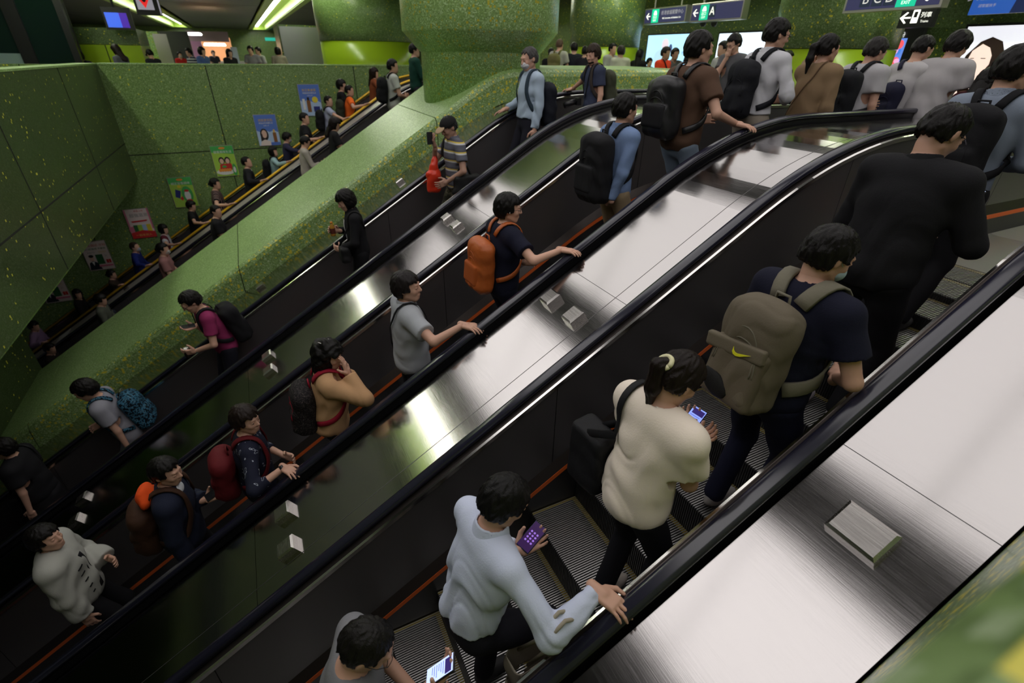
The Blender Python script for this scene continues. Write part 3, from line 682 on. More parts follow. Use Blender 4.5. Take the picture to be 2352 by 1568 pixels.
# blue safety banner
x0, x1, z0 = aty(2222, 35, 11.4)[0], aty(2380, 30, 11.4)[0], aty(2222, 35, 11.4)[2]
r = empty('blue_banner', ((x0+x1)/2, 11.4, z0+.35), 'blue banner with white lettering in the upper right corner', 'banner')
mb = MB(); mb.box((-(x1-x0)/2, 0, -.35), ((x1-x0)/2, .05, .45)); mb.build('board', M_FRAME, r)
F = Flat(r, face_my((x0+x1)/2, 11.398, z0+.4), x1-x0, .8); F.rect('banner_face', 0, 0, 1, 1, E_('banner', (.02, .09, .42), .6)); F.text('安全要緊', .30, .34, .19, M_SWD); F.text('請緊握扶手', .25, .15, .05, M_SWD); F.poly('figure', [(.62, .0), (.66, .3), (.8, .45), (1, .4), (1, 0)], E_('bannerdark', (.01, .02, .1), .3))
# hanging red emblem sign, upper left
a = atx(338, 10, -16.5); r = empty('station_sign', tuple(a), 'dark hanging sign with a red emblem at the top edge of the frame', 'sign')
mb = MB(); mb.box((-.05, -.26, -.22), (0, .26, .5), bev=.01); mb.build('sign_box', M_BLACK, r); F = Flat(r, face_x(a[0]+.001, a[1], a[2]+.1), .5, .6)
F.rect('panel', .08, .15, .75, 1, M_SWD); F.poly('emblem', [(.2, .5), (.4, .2), (.62, .5), (.62, 1), (.2, 1)], E_('red', (.7, .02, .02), .8)); F.ell('emblem_centre', .41, .5, .09, .1, M_BLACK); F.rect('side_stripe', .94, 0, 1, 1, M_SWD)
mb = MB(); mb.tube([(-.02, 0, .5), (-.02, 0, ZC-a[2])], .02); mb.build('hanger', M_BLACK, r)
# notices lying on decks
def slab(name, c, sx, sy, label, m=M_WHITE, th=.004, tilt=AL, yaw=0., cat='notice'):
    mb = MB(); mb.box((-sx/2, -sy/2, 0), (sx/2, sy/2, th)); o = mb.build(name, m, None, False); o.location = c; o.rotation_euler = (tilt, 0, yaw); return tag(o, label, cat)
a = atp(146, 771, -.055); slab('paper_notice', a, .34, .30, 'white paper notice lying on the far deck, lower left')
a = atz(1668, 221, 2.22); mb = MB(); mb.box((a[0]-.13, a[1]-.11, ZF), (a[0]+.13, a[1]+.11, 2.2), bev=.02); mb.box((a[0]-.16, a[1]-.14, 2.2), (a[0]+.16, a[1]+.14, 2.235)); tag(mb.build('notice_stand', M_WHITE), 'white notice stand with flat top at the landing, behind the brown shirt', 'stand')
# ---------------------------------------------------------------- implicit surfaces for people and soft goods
V = lambda *a: np.array(a, float)
def rotx(a): c, s = math.cos(a), math.sin(a); return np.array([[1, 0, 0], [0, c, -s], [0, s, c]])
def roty(a): c, s = math.cos(a), math.sin(a); return np.array([[c, 0, s], [0, 1, 0], [-s, 0, c]])
def rotz(a): c, s = math.cos(a), math.sin(a); return np.array([[c, -s, 0], [s, c, 0], [0, 0, 1]])
def unit(v): v = np.asarray(v, float); return v/(np.linalg.norm(v)+1e-9)
def cone(a, b, ra, rb, k=.02): return ('c', np.array(a, float), np.array(b, float), ra, rb, k, 0)
def ell(c, r, R=None, k=.02, sub=0): return ('e', np.array(c, float), np.array(r, float), R, None, k, sub)
def rbox(c, r, R=None, rr=.02, k=.02, sub=0): return ('b', np.array(c, float), np.array(r, float), R, rr, k, sub)
def pdist(p, P):
    t = p[0]
    if t == 'c':
        a, b, ra, rb = p[1:5]; ab = b-a; L = ab@ab+1e-12
        h = np.clip(((P-a)@ab)/L, 0, 1); q = P-a-h[..., None]*ab
        return np.sqrt((q*q).sum(-1))-(ra+(rb-ra)*h)
    c, r, R = p[1], p[2], p[3]; q = P-c
    if R is not None: q = q@R
    if t == 'e':
        k0 = np.sqrt(((q/r)**2).sum(-1)); k1 = np.sqrt(((q/(r*r))**2).sum(-1))+1e-9
        return k0*(k0-1)/k1
    d = np.abs(q)-(r-p[4]); return np.sqrt((np.maximum(d, 0)**2).sum(-1))+np.minimum(d.max(-1), 0)-p[4]
def pbound(p):
    if p[0] == 'c': r = max(p[3], p[4]); return np.minimum(p[1], p[2])-r, np.maximum(p[1], p[2])+r
    m = p[2].max() if p[3] is None else np.linalg.norm(p[2]) if p[0] == 'b' else p[2].max()
    r = p[2] if p[3] is None else np.full(3, m); return p[1]-r, p[1]+r
NOISE = [unit(v) for v in ((1, .4, .3), (-.5, 1, .7), (.3, -.6, 1), (-1, .2, .6), (.7, .7, -.4))]
def folds(P, amp, f=26., ph=0.):
    w = np.sin(P@NOISE[0]*f*.6+ph)*1.3+np.sin(P@NOISE[4]*f*.45+ph*2)
    a = 1-2*np.abs(np.sin(P@NOISE[1]*f*.5+w*.8)); b = 1-2*np.abs(np.sin(P@NOISE[3]*f*.36+w+ph))
    return amp*(.9*a*np.abs(a)+.8*b*np.abs(b)+.5*np.sin(P@NOISE[2]*f*1.6+1.4*w+ph))
def field(prims, P, post=None):
    D = np.full(P.shape[:-1], 9.)
    for p in prims:
        d = pdist(p, P); D = comb(D, d, p)
    if post: D = post(D, P)
    return D
def comb(D, d, p):
    k = p[5]
    if p[6]:
        h = np.clip(.5-.5*(D+d)/k, 0, 1); return D*(1-h)-d*h+k*h*(1-h)
    h = np.clip(.5+.5*(D-d)/k, 0, 1); return D*(1-h)+d*h-k*h*(1-h)
def surf(prims, res, post=None, pad=.03, lim=None):
    """surface nets over the zero level of the blended primitives"""
    lo = np.min([pbound(p)[0] for p in prims if not p[6]], 0)-pad; hi = np.max([pbound(p)[1] for p in prims if not p[6]], 0)+pad
    if lim is not None: lo = np.maximum(lo, lim[0]); hi = np.minimum(hi, lim[1])
    n = np.maximum(np.ceil((hi-lo)/res).astype(int)+1, 3)
    ax = [lo[i]+res*np.arange(n[i]) for i in range(3)]
    P = np.stack(np.meshgrid(*ax, indexing='ij'), -1).astype(np.float32)
    D = np.full(n, .5, np.float32); m = .05+2*res
    for p in prims:
        a, b = pbound(p); i0 = np.clip(((a-m-lo)/res).astype(int), 0, n-1); i1 = np.clip(np.ceil((b+m-lo)/res).astype(int)+1, 1, n)
        sl = tuple(slice(i0[i], i1[i]) for i in range(3))
        if any(i1 <= i0): continue
        D[sl] = comb(D[sl], pdist(p, P[sl]), p)
    if post: D = post(D, P)
    for i in range(3):
        s = [slice(None)]*3
        s[i] = 0; D[tuple(s)] = np.maximum(D[tuple(s)], res*.5)
        s[i] = -1; D[tuple(s)] = np.maximum(D[tuple(s)], res*.5)
    ins = D < 0
    cnt = np.zeros(n-1, int); acc = np.zeros((*(n-1), 3))
    c0 = np.stack(np.meshgrid(*[np.arange(k-1) for k in n], indexing='ij'), -1)
    cor = [(x, y, z) for x in (0, 1) for y in (0, 1) for z in (0, 1)]
    def sh(A, o): return A[o[0]:n[0]-1+o[0], o[1]:n[1]-1+o[1], o[2]:n[2]-1+o[2]]
    s = sum(sh(ins, o).astype(int) for o in cor); act = (s > 0) & (s < 8)
    idx = np.argwhere(act)
    if len(idx) == 0: return np.zeros((0, 3)), np.zeros((0, 4), int)
    vals = np.stack([D[tuple((idx+np.array(o)).T)] for o in cor], 1)
    acc = np.zeros((len(idx), 3)); cnt = np.zeros(len(idx))
    for i, o in enumerate(cor):
        for j, q in enumerate(cor):
            if j > i and sum(abs(a-b) for a, b in zip(o, q)) == 1:
                a, b = vals[:, i], vals[:, j]; mk = (a < 0) != (b < 0)
                t = np.where(mk, a/(a-b+1e-12), 0)[:, None]
                acc += np.where(mk[:, None], np.array(o)+t*(np.array(q)-np.array(o)), 0); cnt += mk
    vert = lo+(idx+acc/np.maximum(cnt, 1)[:, None])*res
    vid = -np.ones(n-1, int); vid[tuple(idx.T)] = np.arange(len(idx))
    F = []
    for a in range(3):
        b, c = (a+1) % 3, (a+2) % 3
        s0 = [slice(None)]*3; s1 = [slice(None)]*3; s0[a] = slice(0, n[a]-1); s1[a] = slice(1, n[a])
        A, B = ins[tuple(s0)], ins[tuple(s1)]
        e = np.argwhere(A != B)
        e = e[(e[:, b] > 0) & (e[:, c] > 0) & (e[:, b] < n[b]-1) & (e[:, c] < n[c]-1)]
        if not len(e): continue
        def g(db, dc):
            k = e.copy(); k[:, b] += db; k[:, c] += dc; return vid[tuple(k.T)]
        q = np.stack([g(-1, -1), g(0, -1), g(0, 0), g(-1, 0)], 1)
        fl = ~A[tuple(e.T)]; q[fl] = q[fl][:, ::-1]
        F.append(q[(q >= 0).all(1)])
    return vert, np.concatenate(F) if F else np.zeros((0, 4), int)
def smesh(name, parts, m, parent=None):
    vs, fs, n = [], [], 0
    for v, f in parts: vs.append(v); fs.append(f+n); n += len(v)
    v = np.concatenate(vs); f = np.concatenate(fs)
    me = bpy.data.meshes.new(name); me.vertices.add(len(v)); me.vertices.foreach_set('co', v.astype(np.float32).ravel())
    me.loops.add(f.size); me.loops.foreach_set('vertex_index', f.astype(np.int32).ravel())
    me.polygons.add(len(f)); me.polygons.foreach_set('loop_start', np.arange(0, f.size, 4, dtype=np.int32)); me.polygons.foreach_set('loop_total', np.full(len(f), 4, np.int32))
    me.polygons.foreach_set('use_smooth', np.ones(len(f), bool)); me.update(calc_edges=True); me.validate()
    me.materials.append(m); o = bpy.data.objects.new(name, me); return link(o, parent)

# ---------------------------------------------------------------- cloth, skin, hair materials
def cloth(c, rough=.85, sheen=0): return mat('cloth_%.3f_%.3f_%.3f_%.1f' % (*c, rough), c, rough, spec=.25, bump=(140, .12, (1, 1, 1)))
def skinm(t=1.): return mat('skin_%.2f' % t, (.62*t, .36*t, .26*t), .5, spec=.35)
def hairm(c=(.012, .010, .009)):
    def bd(nt, b):
        tc = nt.nodes.new('ShaderNodeTexCoord'); mp = nt.nodes.new('ShaderNodeMapping'); mp.inputs['Scale'].default_value = (260, 260, 22)
        no = nt.nodes.new('ShaderNodeTexNoise'); no.inputs['Scale'].default_value = 1; no.inputs['Detail'].default_value = 2
        bu = nt.nodes.new('ShaderNodeBump'); bu.inputs['Strength'].default_value = .5; bu.inputs['Distance'].default_value = .004
        nt.links.new(tc.outputs['Object'], mp.inputs[0]); nt.links.new(mp.outputs[0], no.inputs['Vector']); nt.links.new(no.outputs['Fac'], bu.inputs['Height']); nt.links.new(bu.outputs[0], b.inputs['Normal'])
    return mat('hair_%.3f_%.3f' % c[:2], tuple(q*.5 for q in c), .42, spec=.2, build=bd)
def stripes(key, cols, scale, axis='Z', rough=.85):
    def bd(nt, b):
        tc = nt.nodes.new('ShaderNodeTexCoord'); sp = nt.nodes.new('ShaderNodeSeparateXYZ'); mu = nt.nodes.new('ShaderNodeMath'); mu.operation = 'MULTIPLY'; mu.inputs[1].default_value = scale
        fr = nt.nodes.new('ShaderNodeMath'); fr.operation = 'FRACT'; r = ramp(nt, cols, 'CONSTANT')
        nt.links.new(tc.outputs['Object'], sp.inputs[0]); nt.links.new(sp.outputs[axis], mu.inputs[0]); nt.links.new(mu.outputs[0], fr.inputs[0]); nt.links.new(fr.outputs[0], r.inputs[0]); nt.links.new(r.outputs[0], b.inputs['Base Color'])
    return mat(key, rough=rough, spec=.2, build=bd)
def blotch(key, cols, scale, rough=.8):
    def bd(nt, b):
        tc = nt.nodes.new('ShaderNodeTexCoord'); no = nt.nodes.new('ShaderNodeTexNoise'); no.inputs['Scale'].default_value = scale; no.inputs['Detail'].default_value = 1
        r = ramp(nt, cols, 'CONSTANT'); nt.links.new(tc.outputs['Object'], no.inputs['Vector']); nt.links.new(no.outputs['Fac'], r.inputs[0]); nt.links.new(r.outputs[0], b.inputs['Base Color'])
    return mat(key, rough=rough, spec=.2, build=bd)

# ---------------------------------------------------------------- the body
def limb(a, b, L1, L2, hint):
    """two bone chain from a towards b; returns elbow/knee and end"""
    a = np.array(a, float); b = np.array(b, float); d = b-a; L = np.linalg.norm(d); mx = (L1+L2)*.995
    if L > mx: b = a+d*mx/L; d = b-a; L = mx
    L = max(L, abs(L1-L2)+.02); u = unit(d); h = np.array(hint, float); h = unit(h-u*(h@u))
    c = (L1*L1+L*L-L2*L2)/(2*L); s = math.sqrt(max(L1*L1-c*c, 0)); return a+u*c+h*s, b
def hand_prims(Wp, fd, pn, side, curl=(.25, .7, 1.1), spread=.1, sc=1., thumb=.2):
    fd = unit(fd); pn = unit(pn-fd*(np.dot(pn, fd))); w = np.cross(fd, pn)*side
    R = np.stack([w, fd, pn], 1)
    P = [cone(Wp-fd*.03, Wp+fd*.03, .025*sc, .027*sc, .01), rbox(Wp+fd*.055*sc, V(.041, .048, .015)*sc, R, .014*sc, .012)]
    for i, L in enumerate((.072, .08, .075, .058)):
        b = Wp+(fd*.092+w*(.030-.0205*i)-pn*.001)*sc; u = unit(fd+w*spread*(1.5-i)); ang = 0; r = .0098 if i < 3 else .0088
        for j, f in enumerate((.46, .30, .24)):
            ang += curl[j]*(.55 if j == 0 else .6); dd = u*math.cos(ang)+pn*math.sin(ang); e = b+dd*L*f*sc
            P.append(cone(b, e, r*sc, (r-.0012)*sc, .004)); b = e; r -= .0011
    b = Wp+(fd*.02+w*.034+pn*.004)*sc; d1 = unit(fd*.75+w*.75+pn*thumb); e = b+d1*.045*sc; P.append(cone(b, e, .0155*sc, .0115*sc, .008))
    d2 = unit(fd+w*.15+pn*thumb*1.6); P.append(cone(e, e+d2*.036*sc, .0112*sc, .0085*sc, .004)); return P
def head_prims(face=True):
    P = [ell((0, -.012, .022), (.077, .096, .088), k=.02), ell((0, .022, -.04), (.06, .072, .078), k=.03), ell((0, .052, -.088), (.032, .034, .028), k=.03)]
    for s in (-1, 1):
        P += [cone((s*.052, -.0, -.06), (s*.02, .062, -.098), .018, .014, .02), ell((s*.079, -.006, -.006), (.009, .02, .031), rotz(s*.3), .008)]
        if face: P += [ell((s*.034, .066, -.028), (.022, .02, .02), k=.02)]
    if face:
        P += [cone((-.03, .083, .024), (.03, .083, .024), .012, .012, .015), cone((0, .09, .012), (0, .108, -.026), .0085, .0125, .01), ell((-.011, .1, -.03), (.008, .009, .007), k=.006), ell((.011, .1, -.03), (.008, .009, .007), k=.006)]
        P += [ell((s*.031, .099, .002), (.016, .014, .011), k=.012, sub=1) for s in (-1, 1)]
        P += [ell((s*.031, .083, .002), (.0135, .0125, .0095), k=.004) for s in (-1, 1)]
        P += [ell((0, .09, -.058), (.023, .0095, .0055), k=.006), ell((0, .088, -.068), (.02, .0095, .006), k=.006)]
    return P
def xf(prims, R, t):
    out = []
    for p in prims:
        if p[0] == 'c': out.append(('c', R@p[1]+t, R@p[2]+t)+p[3:])
        else: out.append((p[0], R@p[1]+t, p[2], R@p[3] if p[3] is not None else R)+p[4:])
    return out
HAIR = {
 # grow, nape z, side z, style
 'short': dict(g=.015, nape=-.062, side=-.002, front=.062), 'crop': dict(g=.008, nape=-.05, side=.008, front=.066), 'full': dict(g=.02, nape=-.075, side=-.02, front=.05),
 'bob': dict(g=.026, nape=-.115, side=-.10, front=.045), 'long': dict(g=.024, nape=-.13, side=-.12, front=.05), 'curly': dict(g=.032, nape=-.12, side=-.11, front=.045), 'pony': dict(g=.013, nape=-.055, side=.0, front=.06), 'bun': dict(g=.015, nape=-.055, side=.0, front=.06),
 'thin': dict(g=.006, nape=-.05, side=.004, front=.075), 'spiky': dict(g=.015, nape=-.07, side=-.005, front=.055)}
def hair_mesh(style, res, R, t, seed):
    h = HAIR[style]; g = h['g']
    P = [ell((0, -.014, .026), (.078+g, .097+g, .089+g), k=.02), ell((0, -.03, -.02), (.074+g*.8, .075+g, .07+g), k=.03)]
    if style in ('bob', 'curly', 'long'): P += [ell((0, -.02, -.05), (.082+g*.6, .075+g, .075), k=.03)]
    if style == 'spiky': P += [ell((.02, .02, .09), (.06, .07, .045), k=.03), ell((-.04, -.05, .07), (.05, .06, .04), k=.03)]
    ext = []
    if style == 'pony': ext = [ell((0, -.115, .03), (.022, .022, .02), k=.02), cone((0, -.12, .03), (0, -.17, .0), .018, .03, .02), cone((0, -.17, .0), (.01, -.195, -.10), .032, .032, .02), cone((.01, -.195, -.10), (0, -.175, -.23), .03, .008, .02)]
    if style == 'bun': ext = [ell((0, -.125, -.01), (.034, .03, .034), k=.01)]
    if style == 'long': ext = [cone((-.05, -.04, -.06), (-.06, -.07, -.27), .05, .035, .03), cone((.05, -.04, -.06), (.06, -.07, -.27), .05, .035, .03), cone((0, -.07, -.06), (0, -.10, -.28), .06, .05, .03)]
    if style == 'curly': ext = [cone((-.05, -.04, -.06), (-.075, -.05, -.2), .065, .05, .03), cone((.05, -.04, -.06), (.075, -.05, -.2), .065, .05, .03), cone((0, -.07, -.06), (0, -.10, -.21), .07, .06, .03)]
    iR = R.T
    wext = []
    if style == 'pony':
        ext = ext[:1]; p0 = R@V(0, -.12, .03)+t; p1 = p0+R@V(0, -.04, 0)+V(0, 0, -.03); p2 = p1+V(.005, -.015, -.10); p3_ = p2+V(-.005, .0, -.12)
        wext = [cone(p0, p1, .02, .03, .02), cone(p1, p2, .032, .034, .02), cone(p2, p3_, .033, .008, .02)]
    def post(D, Pw):
        q = (Pw-t)@iR.T
        x, y, z = q[..., 0], q[..., 1], q[..., 2]
        # face opening, ears and nape
        fr = h['front']; face = np.minimum(y-(.045 if style not in ('bob', 'long', 'curly') else .05), fr+.007*np.sin(x*160+seed)-z)
        D = np.maximum(D, np.minimum(face+.0, .05))
        sid = np.minimum(y+.02, h['side']-z); D = np.maximum(D, sid)
        D = np.maximum(D, h['nape']+.006*np.sin(x*190)+.004*np.sin(x*430+2)-z)
        return D
    def post2(D, Pw):
        D = post(D, Pw)
        a = dict(curly=.008, spiky=.006).get(style, .0025)
        q = (Pw-t)@iR.T
        if style in ('curly',): D = D+folds(q, a, 75, seed)
        else:
            an = np.arctan2(q[..., 0], q[..., 1]+.02); D = D+a*(np.sin(an*38+seed+q[..., 2]*40)*.5+.6*np.sin(an*61+seed*2+np.sin(q[..., 2]*50)))*(1.1 if style == 'spiky' else .8)+.004*np.sin(q[..., 2]*90+np.sin(an*9+seed)*2.5)*np.sin(an*5+seed)
        return D
    out = [surf(xf(P, R, t), res, post2)]
    if ext:
        def p3(D, Pw):
            q = (Pw-t)@iR.T
            a = .009 if style == 'curly' else .0025
            return D+(folds(q, a, 70, seed) if style == 'curly' else a*np.sin(q[..., 0]*300+q[..., 2]*15))
        out.append(surf(xf(ext, R, t)+wext, res, p3))
    return out
def ribbon(pts, nrmls, w, th):
    pts = [np.array(p, float) for p in pts]; mb = MB(); vv = []; ff = []
    for i, p in enumerate(pts):
        t = unit(pts[min(i+1, len(pts)-1)]-pts[max(i-1, 0)]); n = unit(nrmls[i]-t*(nrmls[i]@t)); s = np.cross(t, n)
        for a, b in ((-1, -.1), (-.8, 1), (.8, 1), (1, -.1)): vv.append(p+s*w/2*a+n*th*b)
    for i in range(len(pts)-1):
        for k in range(4): a = i*4+k; b = i*4+(k+1) % 4; ff.append((a, b, b+4, a+4))
    ff.append((3, 2, 1, 0)); n = (len(pts)-1)*4; ff.append((n, n+1, n+2, n+3)); mb.add(vv, ff); return mb
BOOK = []; RAND = random.Random(11)
def person(px, py, x=None, ang=0, H=None, dist=None, top=(.5, .5, .5), bot=(.02, .02, .03), shoe=(.05, .05, .05), hair='short', hc=(.012, .010, .009), slv='short', hem=None, lean=4, tilt=10, turn=0, R=('d',), L=('d',), res=.014, mask=None, glasses=False, cap=None, fat=1., skin=1., label='', skirt=False, collar=False, group=None, shorts=False, ptilt=0, fold=1., floor=None, topm=None, step=(0, 0), hood=None, loose=0, twist=0, eyes=False, blouse=None):
    """px, py: where the centre of the head was measured; x or dist: where the rider stands"""
    hp = atx(px, py, x) if x is not None else atd(px, py, dist)
    foot_off = 0.
    a = math.radians(ang); fw = V(-math.sin(a), math.cos(a), 0); rt = V(math.cos(a), math.sin(a), 0)
    Rb = np.stack([rt, fw, V(0, 0, 1)], 1)
    # rest skeleton for a 1.72 m person
    ln = math.radians(lean); Rt = rotx(-ln)@rotz(math.radians(twist)); hipc = V(0, 0, .93)
    def TQ(p): return Rt@(np.array(p, float)-hipc)+hipc
    hc_rest = TQ((0, .01, 1.50))+rotx(-math.radians(tilt*.6))@V(0, .012, .105)
    bx = hp-Rb@V(hc_rest[0], hc_rest[1], 0)
    if floor is None:
        yb = bx[1]; z0 = ZF; best = None
        if yb < YB-.3:
            k0 = math.floor((yb-Y0S)/SP)
            for k_ in (k0-1, k0, k0+1):
                yc = Y0S+(k_+.5)*SP; zz = min(tread_z(yc-.01), ZF); Hh = (hp[2]-zz)/hc_rest[2]*1.72
                cost = abs(Hh-1.74)+1.1*max(abs(yc-yb)-.2, 0)*2
                if best is None or cost < best[0]: best = (cost, zz, yc-yb)
            z0 = best[1]; foot_off = best[2]
    else: z0 = floor
    s = (hp[2]-z0)/hc_rest[2]
    bx = hp-Rb@(V(hc_rest[0], hc_rest[1], 0)*s); BOOK.append((label[:40], round(s*1.72, 2), np.round(bx, 2)))
    sw = s
    def loc(wp): return Rb.T@(np.array(wp, float)-V(bx[0], bx[1], z0))/s
    Mw = Matrix.Translation((bx[0], bx[1], z0)) @ Matrix.Rotation(a, 4, 'Z') @ Matrix.Scale(s, 4)
    f = fat
    # ---- limbs
    hips = {sd: V(sd*.092, 0, .9) for sd in (-1, 1)}
    snap = 0
    legs = {}
    for i, sd in enumerate((-1, 1)):
        st = step[i] if step else 0
        fz = .085+(st*RISE/s if st else 0); fy = foot_off*fw[1]/s*.85+st*SP/s+(.03 if i else -.02)
        kn, an = limb(hips[sd], V(sd*.105, fy-.03, fz), .43, .43, (sd*.15, 1, 0)); legs[sd] = (kn, an)
    sh = {sd: TQ((sd*.180*(1+.3*(f-1)), -.005, 1.395)) for sd in (-1, 1)}
    arms = {}
    for sd, spec in ((1, R), (-1, L)):
        k = spec[0]; held = None; hint = (sd*.6, -.8, -.5)
        if k == 'd': tgt = TQ((sd*(.245+.05*(f-1)), .04, .84)); hint = (sd*.5, -1, 0); fd = V(0, .12, -1); pn = V(-sd, 0, 0); cu = (.35, .5, .4); th = .2
        elif k == 'rail':   # ('rail', px, py[, lateral finger dir])
            wt = atp(spec[1], spec[2], .035) if len(spec) < 5 else np.array(spec[4]); fdw = unit(spec[3]); tgt = loc(wt-fdw*.085*s); fd = Rb.T@fdw; pn = V(0, 0, -1); hint = (sd*.6, -.8, -.55); cu = (.3, .55, .6); th = .1
        elif k == 'railx':  # ('railx', rail x, forward distance, finger dir)
            yy = bx[1]+fw[1]*spec[2]; wt = V(spec[1], yy, zr(yy)+.03); fdw = unit(spec[3]); tgt = loc(wt-fdw*.06*s); fd = Rb.T@fdw; pn = V(0, 0, -1); hint = (sd*.6, -.8, -.55); cu = (.35, .45, .5); th = .1
        elif k == 'phone':  # ('phone', px, py, forward distance[, tilt])
            d = ray(spec[1], spec[2]); c0 = V(bx[0], bx[1], z0)+fw*spec[3]*s; t_ = ((c0-CC)@fw)/(d@fw) if abs(d@fw) > .12 else np.linalg.norm(hp-CC)/np.linalg.norm(d)*.99
            if len(spec) > 5 and spec[5] is not None: t_ = spec[5]/d[0]
            wp = CC+d*t_; pl = loc(wp); eye = hc_rest+V(0, .08, .0); n = unit(unit(eye-pl)+V(0, 0, .55)+Rb.T@V(.35, 0, 0)); u = unit(V(0, .5, .8)); u = unit(u-n*(u@n)); sx = np.cross(u, n)
            held = (pl, u, n, sx); tgt = pl-n*.028-u*.085+sx*sd*.015; fd = unit(u*.9-sx*sd*.35); pn = n; hint = (sd*.8, -.5, -1); cu = (.5, .5, .9); th = .9
        elif k == 'at':     # ('at', local x, y, z, finger dir, palm normal, curl)
            tgt = V(*spec[1:4]); fd = V(*spec[4]); pn = V(*spec[5]); cu = spec[6] if len(spec) > 6 else (.6, .8, .8); hint = (sd*.9, -.3, -1); th = .6
        elif k == 'px':     # hand at a measured pixel, at world x
            tgt = loc(atx(spec[1], spec[2], spec[3])); fd = V(*spec[4]); pn = V(*spec[5]); cu = spec[6] if len(spec) > 6 else (.6, .8, .8); hint = (sd*.9, -.3, -1); th = .6
        el, wr = limb(sh[sd], tgt, .285, .255, hint); arms[sd] = (el, wr, unit(fd), np.array(pn, float), cu, th, held, k)
    # ---- head frame
    Rh = rotz(math.radians(-turn))@rotx(math.radians(-tilt))@roty(math.radians(ptilt)); hcn = hc_rest
    nb = TQ((0, -.005, 1.41)); nt_ = hcn+Rh@V(0, -.018, -.07)
    # ---- skin surface
    core = [ell(TQ((0, 0, 1.26)), (.155*f, .105*f, .2), Rt, .05), ell(TQ((0, .0, 1.05)), (.14*f, .1*f, .17), Rt, .05), ell((0, 0, .92), (.155*f, .105*f, .13), None, .05)]
    yoke = [cone(sh[-1]*.8+sh[1]*.2+V(0, 0, .0), sh[1]*.8+sh[-1]*.2, .058, .058, .05)]+[cone(nb+V(0, -.01, .03), sh[sd]+V(0, 0, .012), .047, .042, .05) for sd in (-1, 1)]
    skinp = core+yoke+[cone(nb-V(0, 0, .02), nt_, .056, .05, .025)]
    for sd in (-1, 1):
        el, wr = arms[sd][:2]; skinp += [cone(sh[sd], el, .05, .037, .03), cone(el, wr, .037, .025, .015)]
        kn, an = legs[sd]; skinp += [cone(hips[sd], kn, .082*f, .052, .03), cone(kn, an, .05, .034, .02)]
    close = res <= .013
    hres = .0055 if res <= .010 else .008 if res <= .013 else .013 if res < .02 else .02
    bv, bf = surf(skinp+(xf(head_prims(False), Rh, hcn) if not close else []), res, None)
    parts = [(bv, bf)]
    if close:
        zc = nt_[2]-.015
        hv = surf(xf(head_prims(True), Rh, hcn)+[cone(nb, nt_, .056, .05, .02)], hres, lambda D, P: np.maximum(D, nb[2]+.025-P[..., 2]))
        parts.append(hv)
    for sd in (-1, 1):
        el, wr, fd, pn, cu, th, held, k = arms[sd]
        if res <= .02: parts.append(surf(hand_prims(wr, fd, pn, sd, cu, .1, 1., th), .0045 if close else .008))
        else: parts.append(surf([ell(wr+fd*.07, (.045, .045, .045), None, .01), cone(wr, wr+fd*.09, .03, .025, .01)], res*.8))
    body = smesh('person', parts, skinm(skin)); body.matrix_world = Mw; tag(body, label, 'person', group)
    # ---- clothing
    tm = topm or cloth(top); lo = .012+loose
    sd_ = RAND.random()*9
    tp = [ell(TQ((0, 0, 1.26)), (.168*f+lo, .110*f+lo, .205), Rt, .05), ell(TQ((0, 0, 1.06)), (.142*f+lo*1.5, .104*f+lo*1.5, .2), Rt, .05), ell((0, 0, .94), (.152*f+lo*1.4, .108*f+lo*1.3, .13), None, .05)]
    tp += [cone(sh[-1]*.8+sh[1]*.2, sh[1]*.8+sh[-1]*.2, .062+lo, .062+lo, .05)]+[cone(nb+V(0, -.012, .012), sh[sd]+V(0, 0, .012), .05+lo*.6, .046+lo, .05) for sd in (-1, 1)]
    hem = hem or (.86 if not skirt else .9)
    cuts = []
    for sd in (-1, 1):
        el, wr = arms[sd][:2]; r = .052+lo*.8
        if slv == 'none': continue
        if slv == 'short': e = sh[sd]+(el-sh[sd])*.62; tp.append(cone(sh[sd], e, r+.004, r+.006, .035)); cuts.append((e, unit(el-sh[sd])))
        else:
            tp += [cone(sh[sd], el, r, .042+lo*.7, .03)]; q = .93 if slv == 'long' else .45; e = el+(wr-el)*q; tp.append(cone(el, e, .042+lo*.7, .031+lo, .025)); cuts.append((e, unit(wr-el)))
    neck = [cone(nb+V(0, .0, -.0), nt_, .062, .06, .01)]
    def tpost(D, P):
        D = D+folds(P, .0038*fold, 30, sd_)*np.clip((1.40-P[..., 2])*5+.15, .15, 1)
        hD = np.maximum(D, hem+.006*np.sin(P[..., 0]*40)-P[..., 2])
        if slv in ('long', 'half'):
            ad = np.minimum.reduce([pdist(cone(arms[q][0]*.8+sh[q]*.2, arms[q][0], r+.02, r+.025), P) for q in (-1, 1)]+[pdist(cone(arms[q][0], arms[q][1], .088, .07), P) for q in (-1, 1)])
            D = np.where(ad < 0, D, hD)
        else: D = hD
        for e, n in cuts:
            d = (P-e)@n; near = (((P-e)**2).sum(-1) < .0144)
            D = np.where(near, np.maximum(D, d), D)
        D = np.maximum(D, -(pdist(neck[0], P)-.004)); return D
    tres = max(res, .0078)
    o = smesh('shirt' if not blouse else blouse, [surf(tp, tres, tpost)], tm, body)
    if collar:
        ax_ = unit(nt_-nb); c0 = nb+ax_*.06
        def cp(D, P): D = np.maximum(D, -(D+.009)); h = (P-c0)@ax_; return np.maximum(D, np.maximum(h-.03, -.04-h))
        smesh('collar', [surf([cone(c0-ax_*.06, c0+ax_*.07, .096, .062, .01)], .0055 if tres < .0105 else .007, cp)], tm, body)
    bm = cloth(bot) if not isinstance(bot, bpy.types.Material) else bot
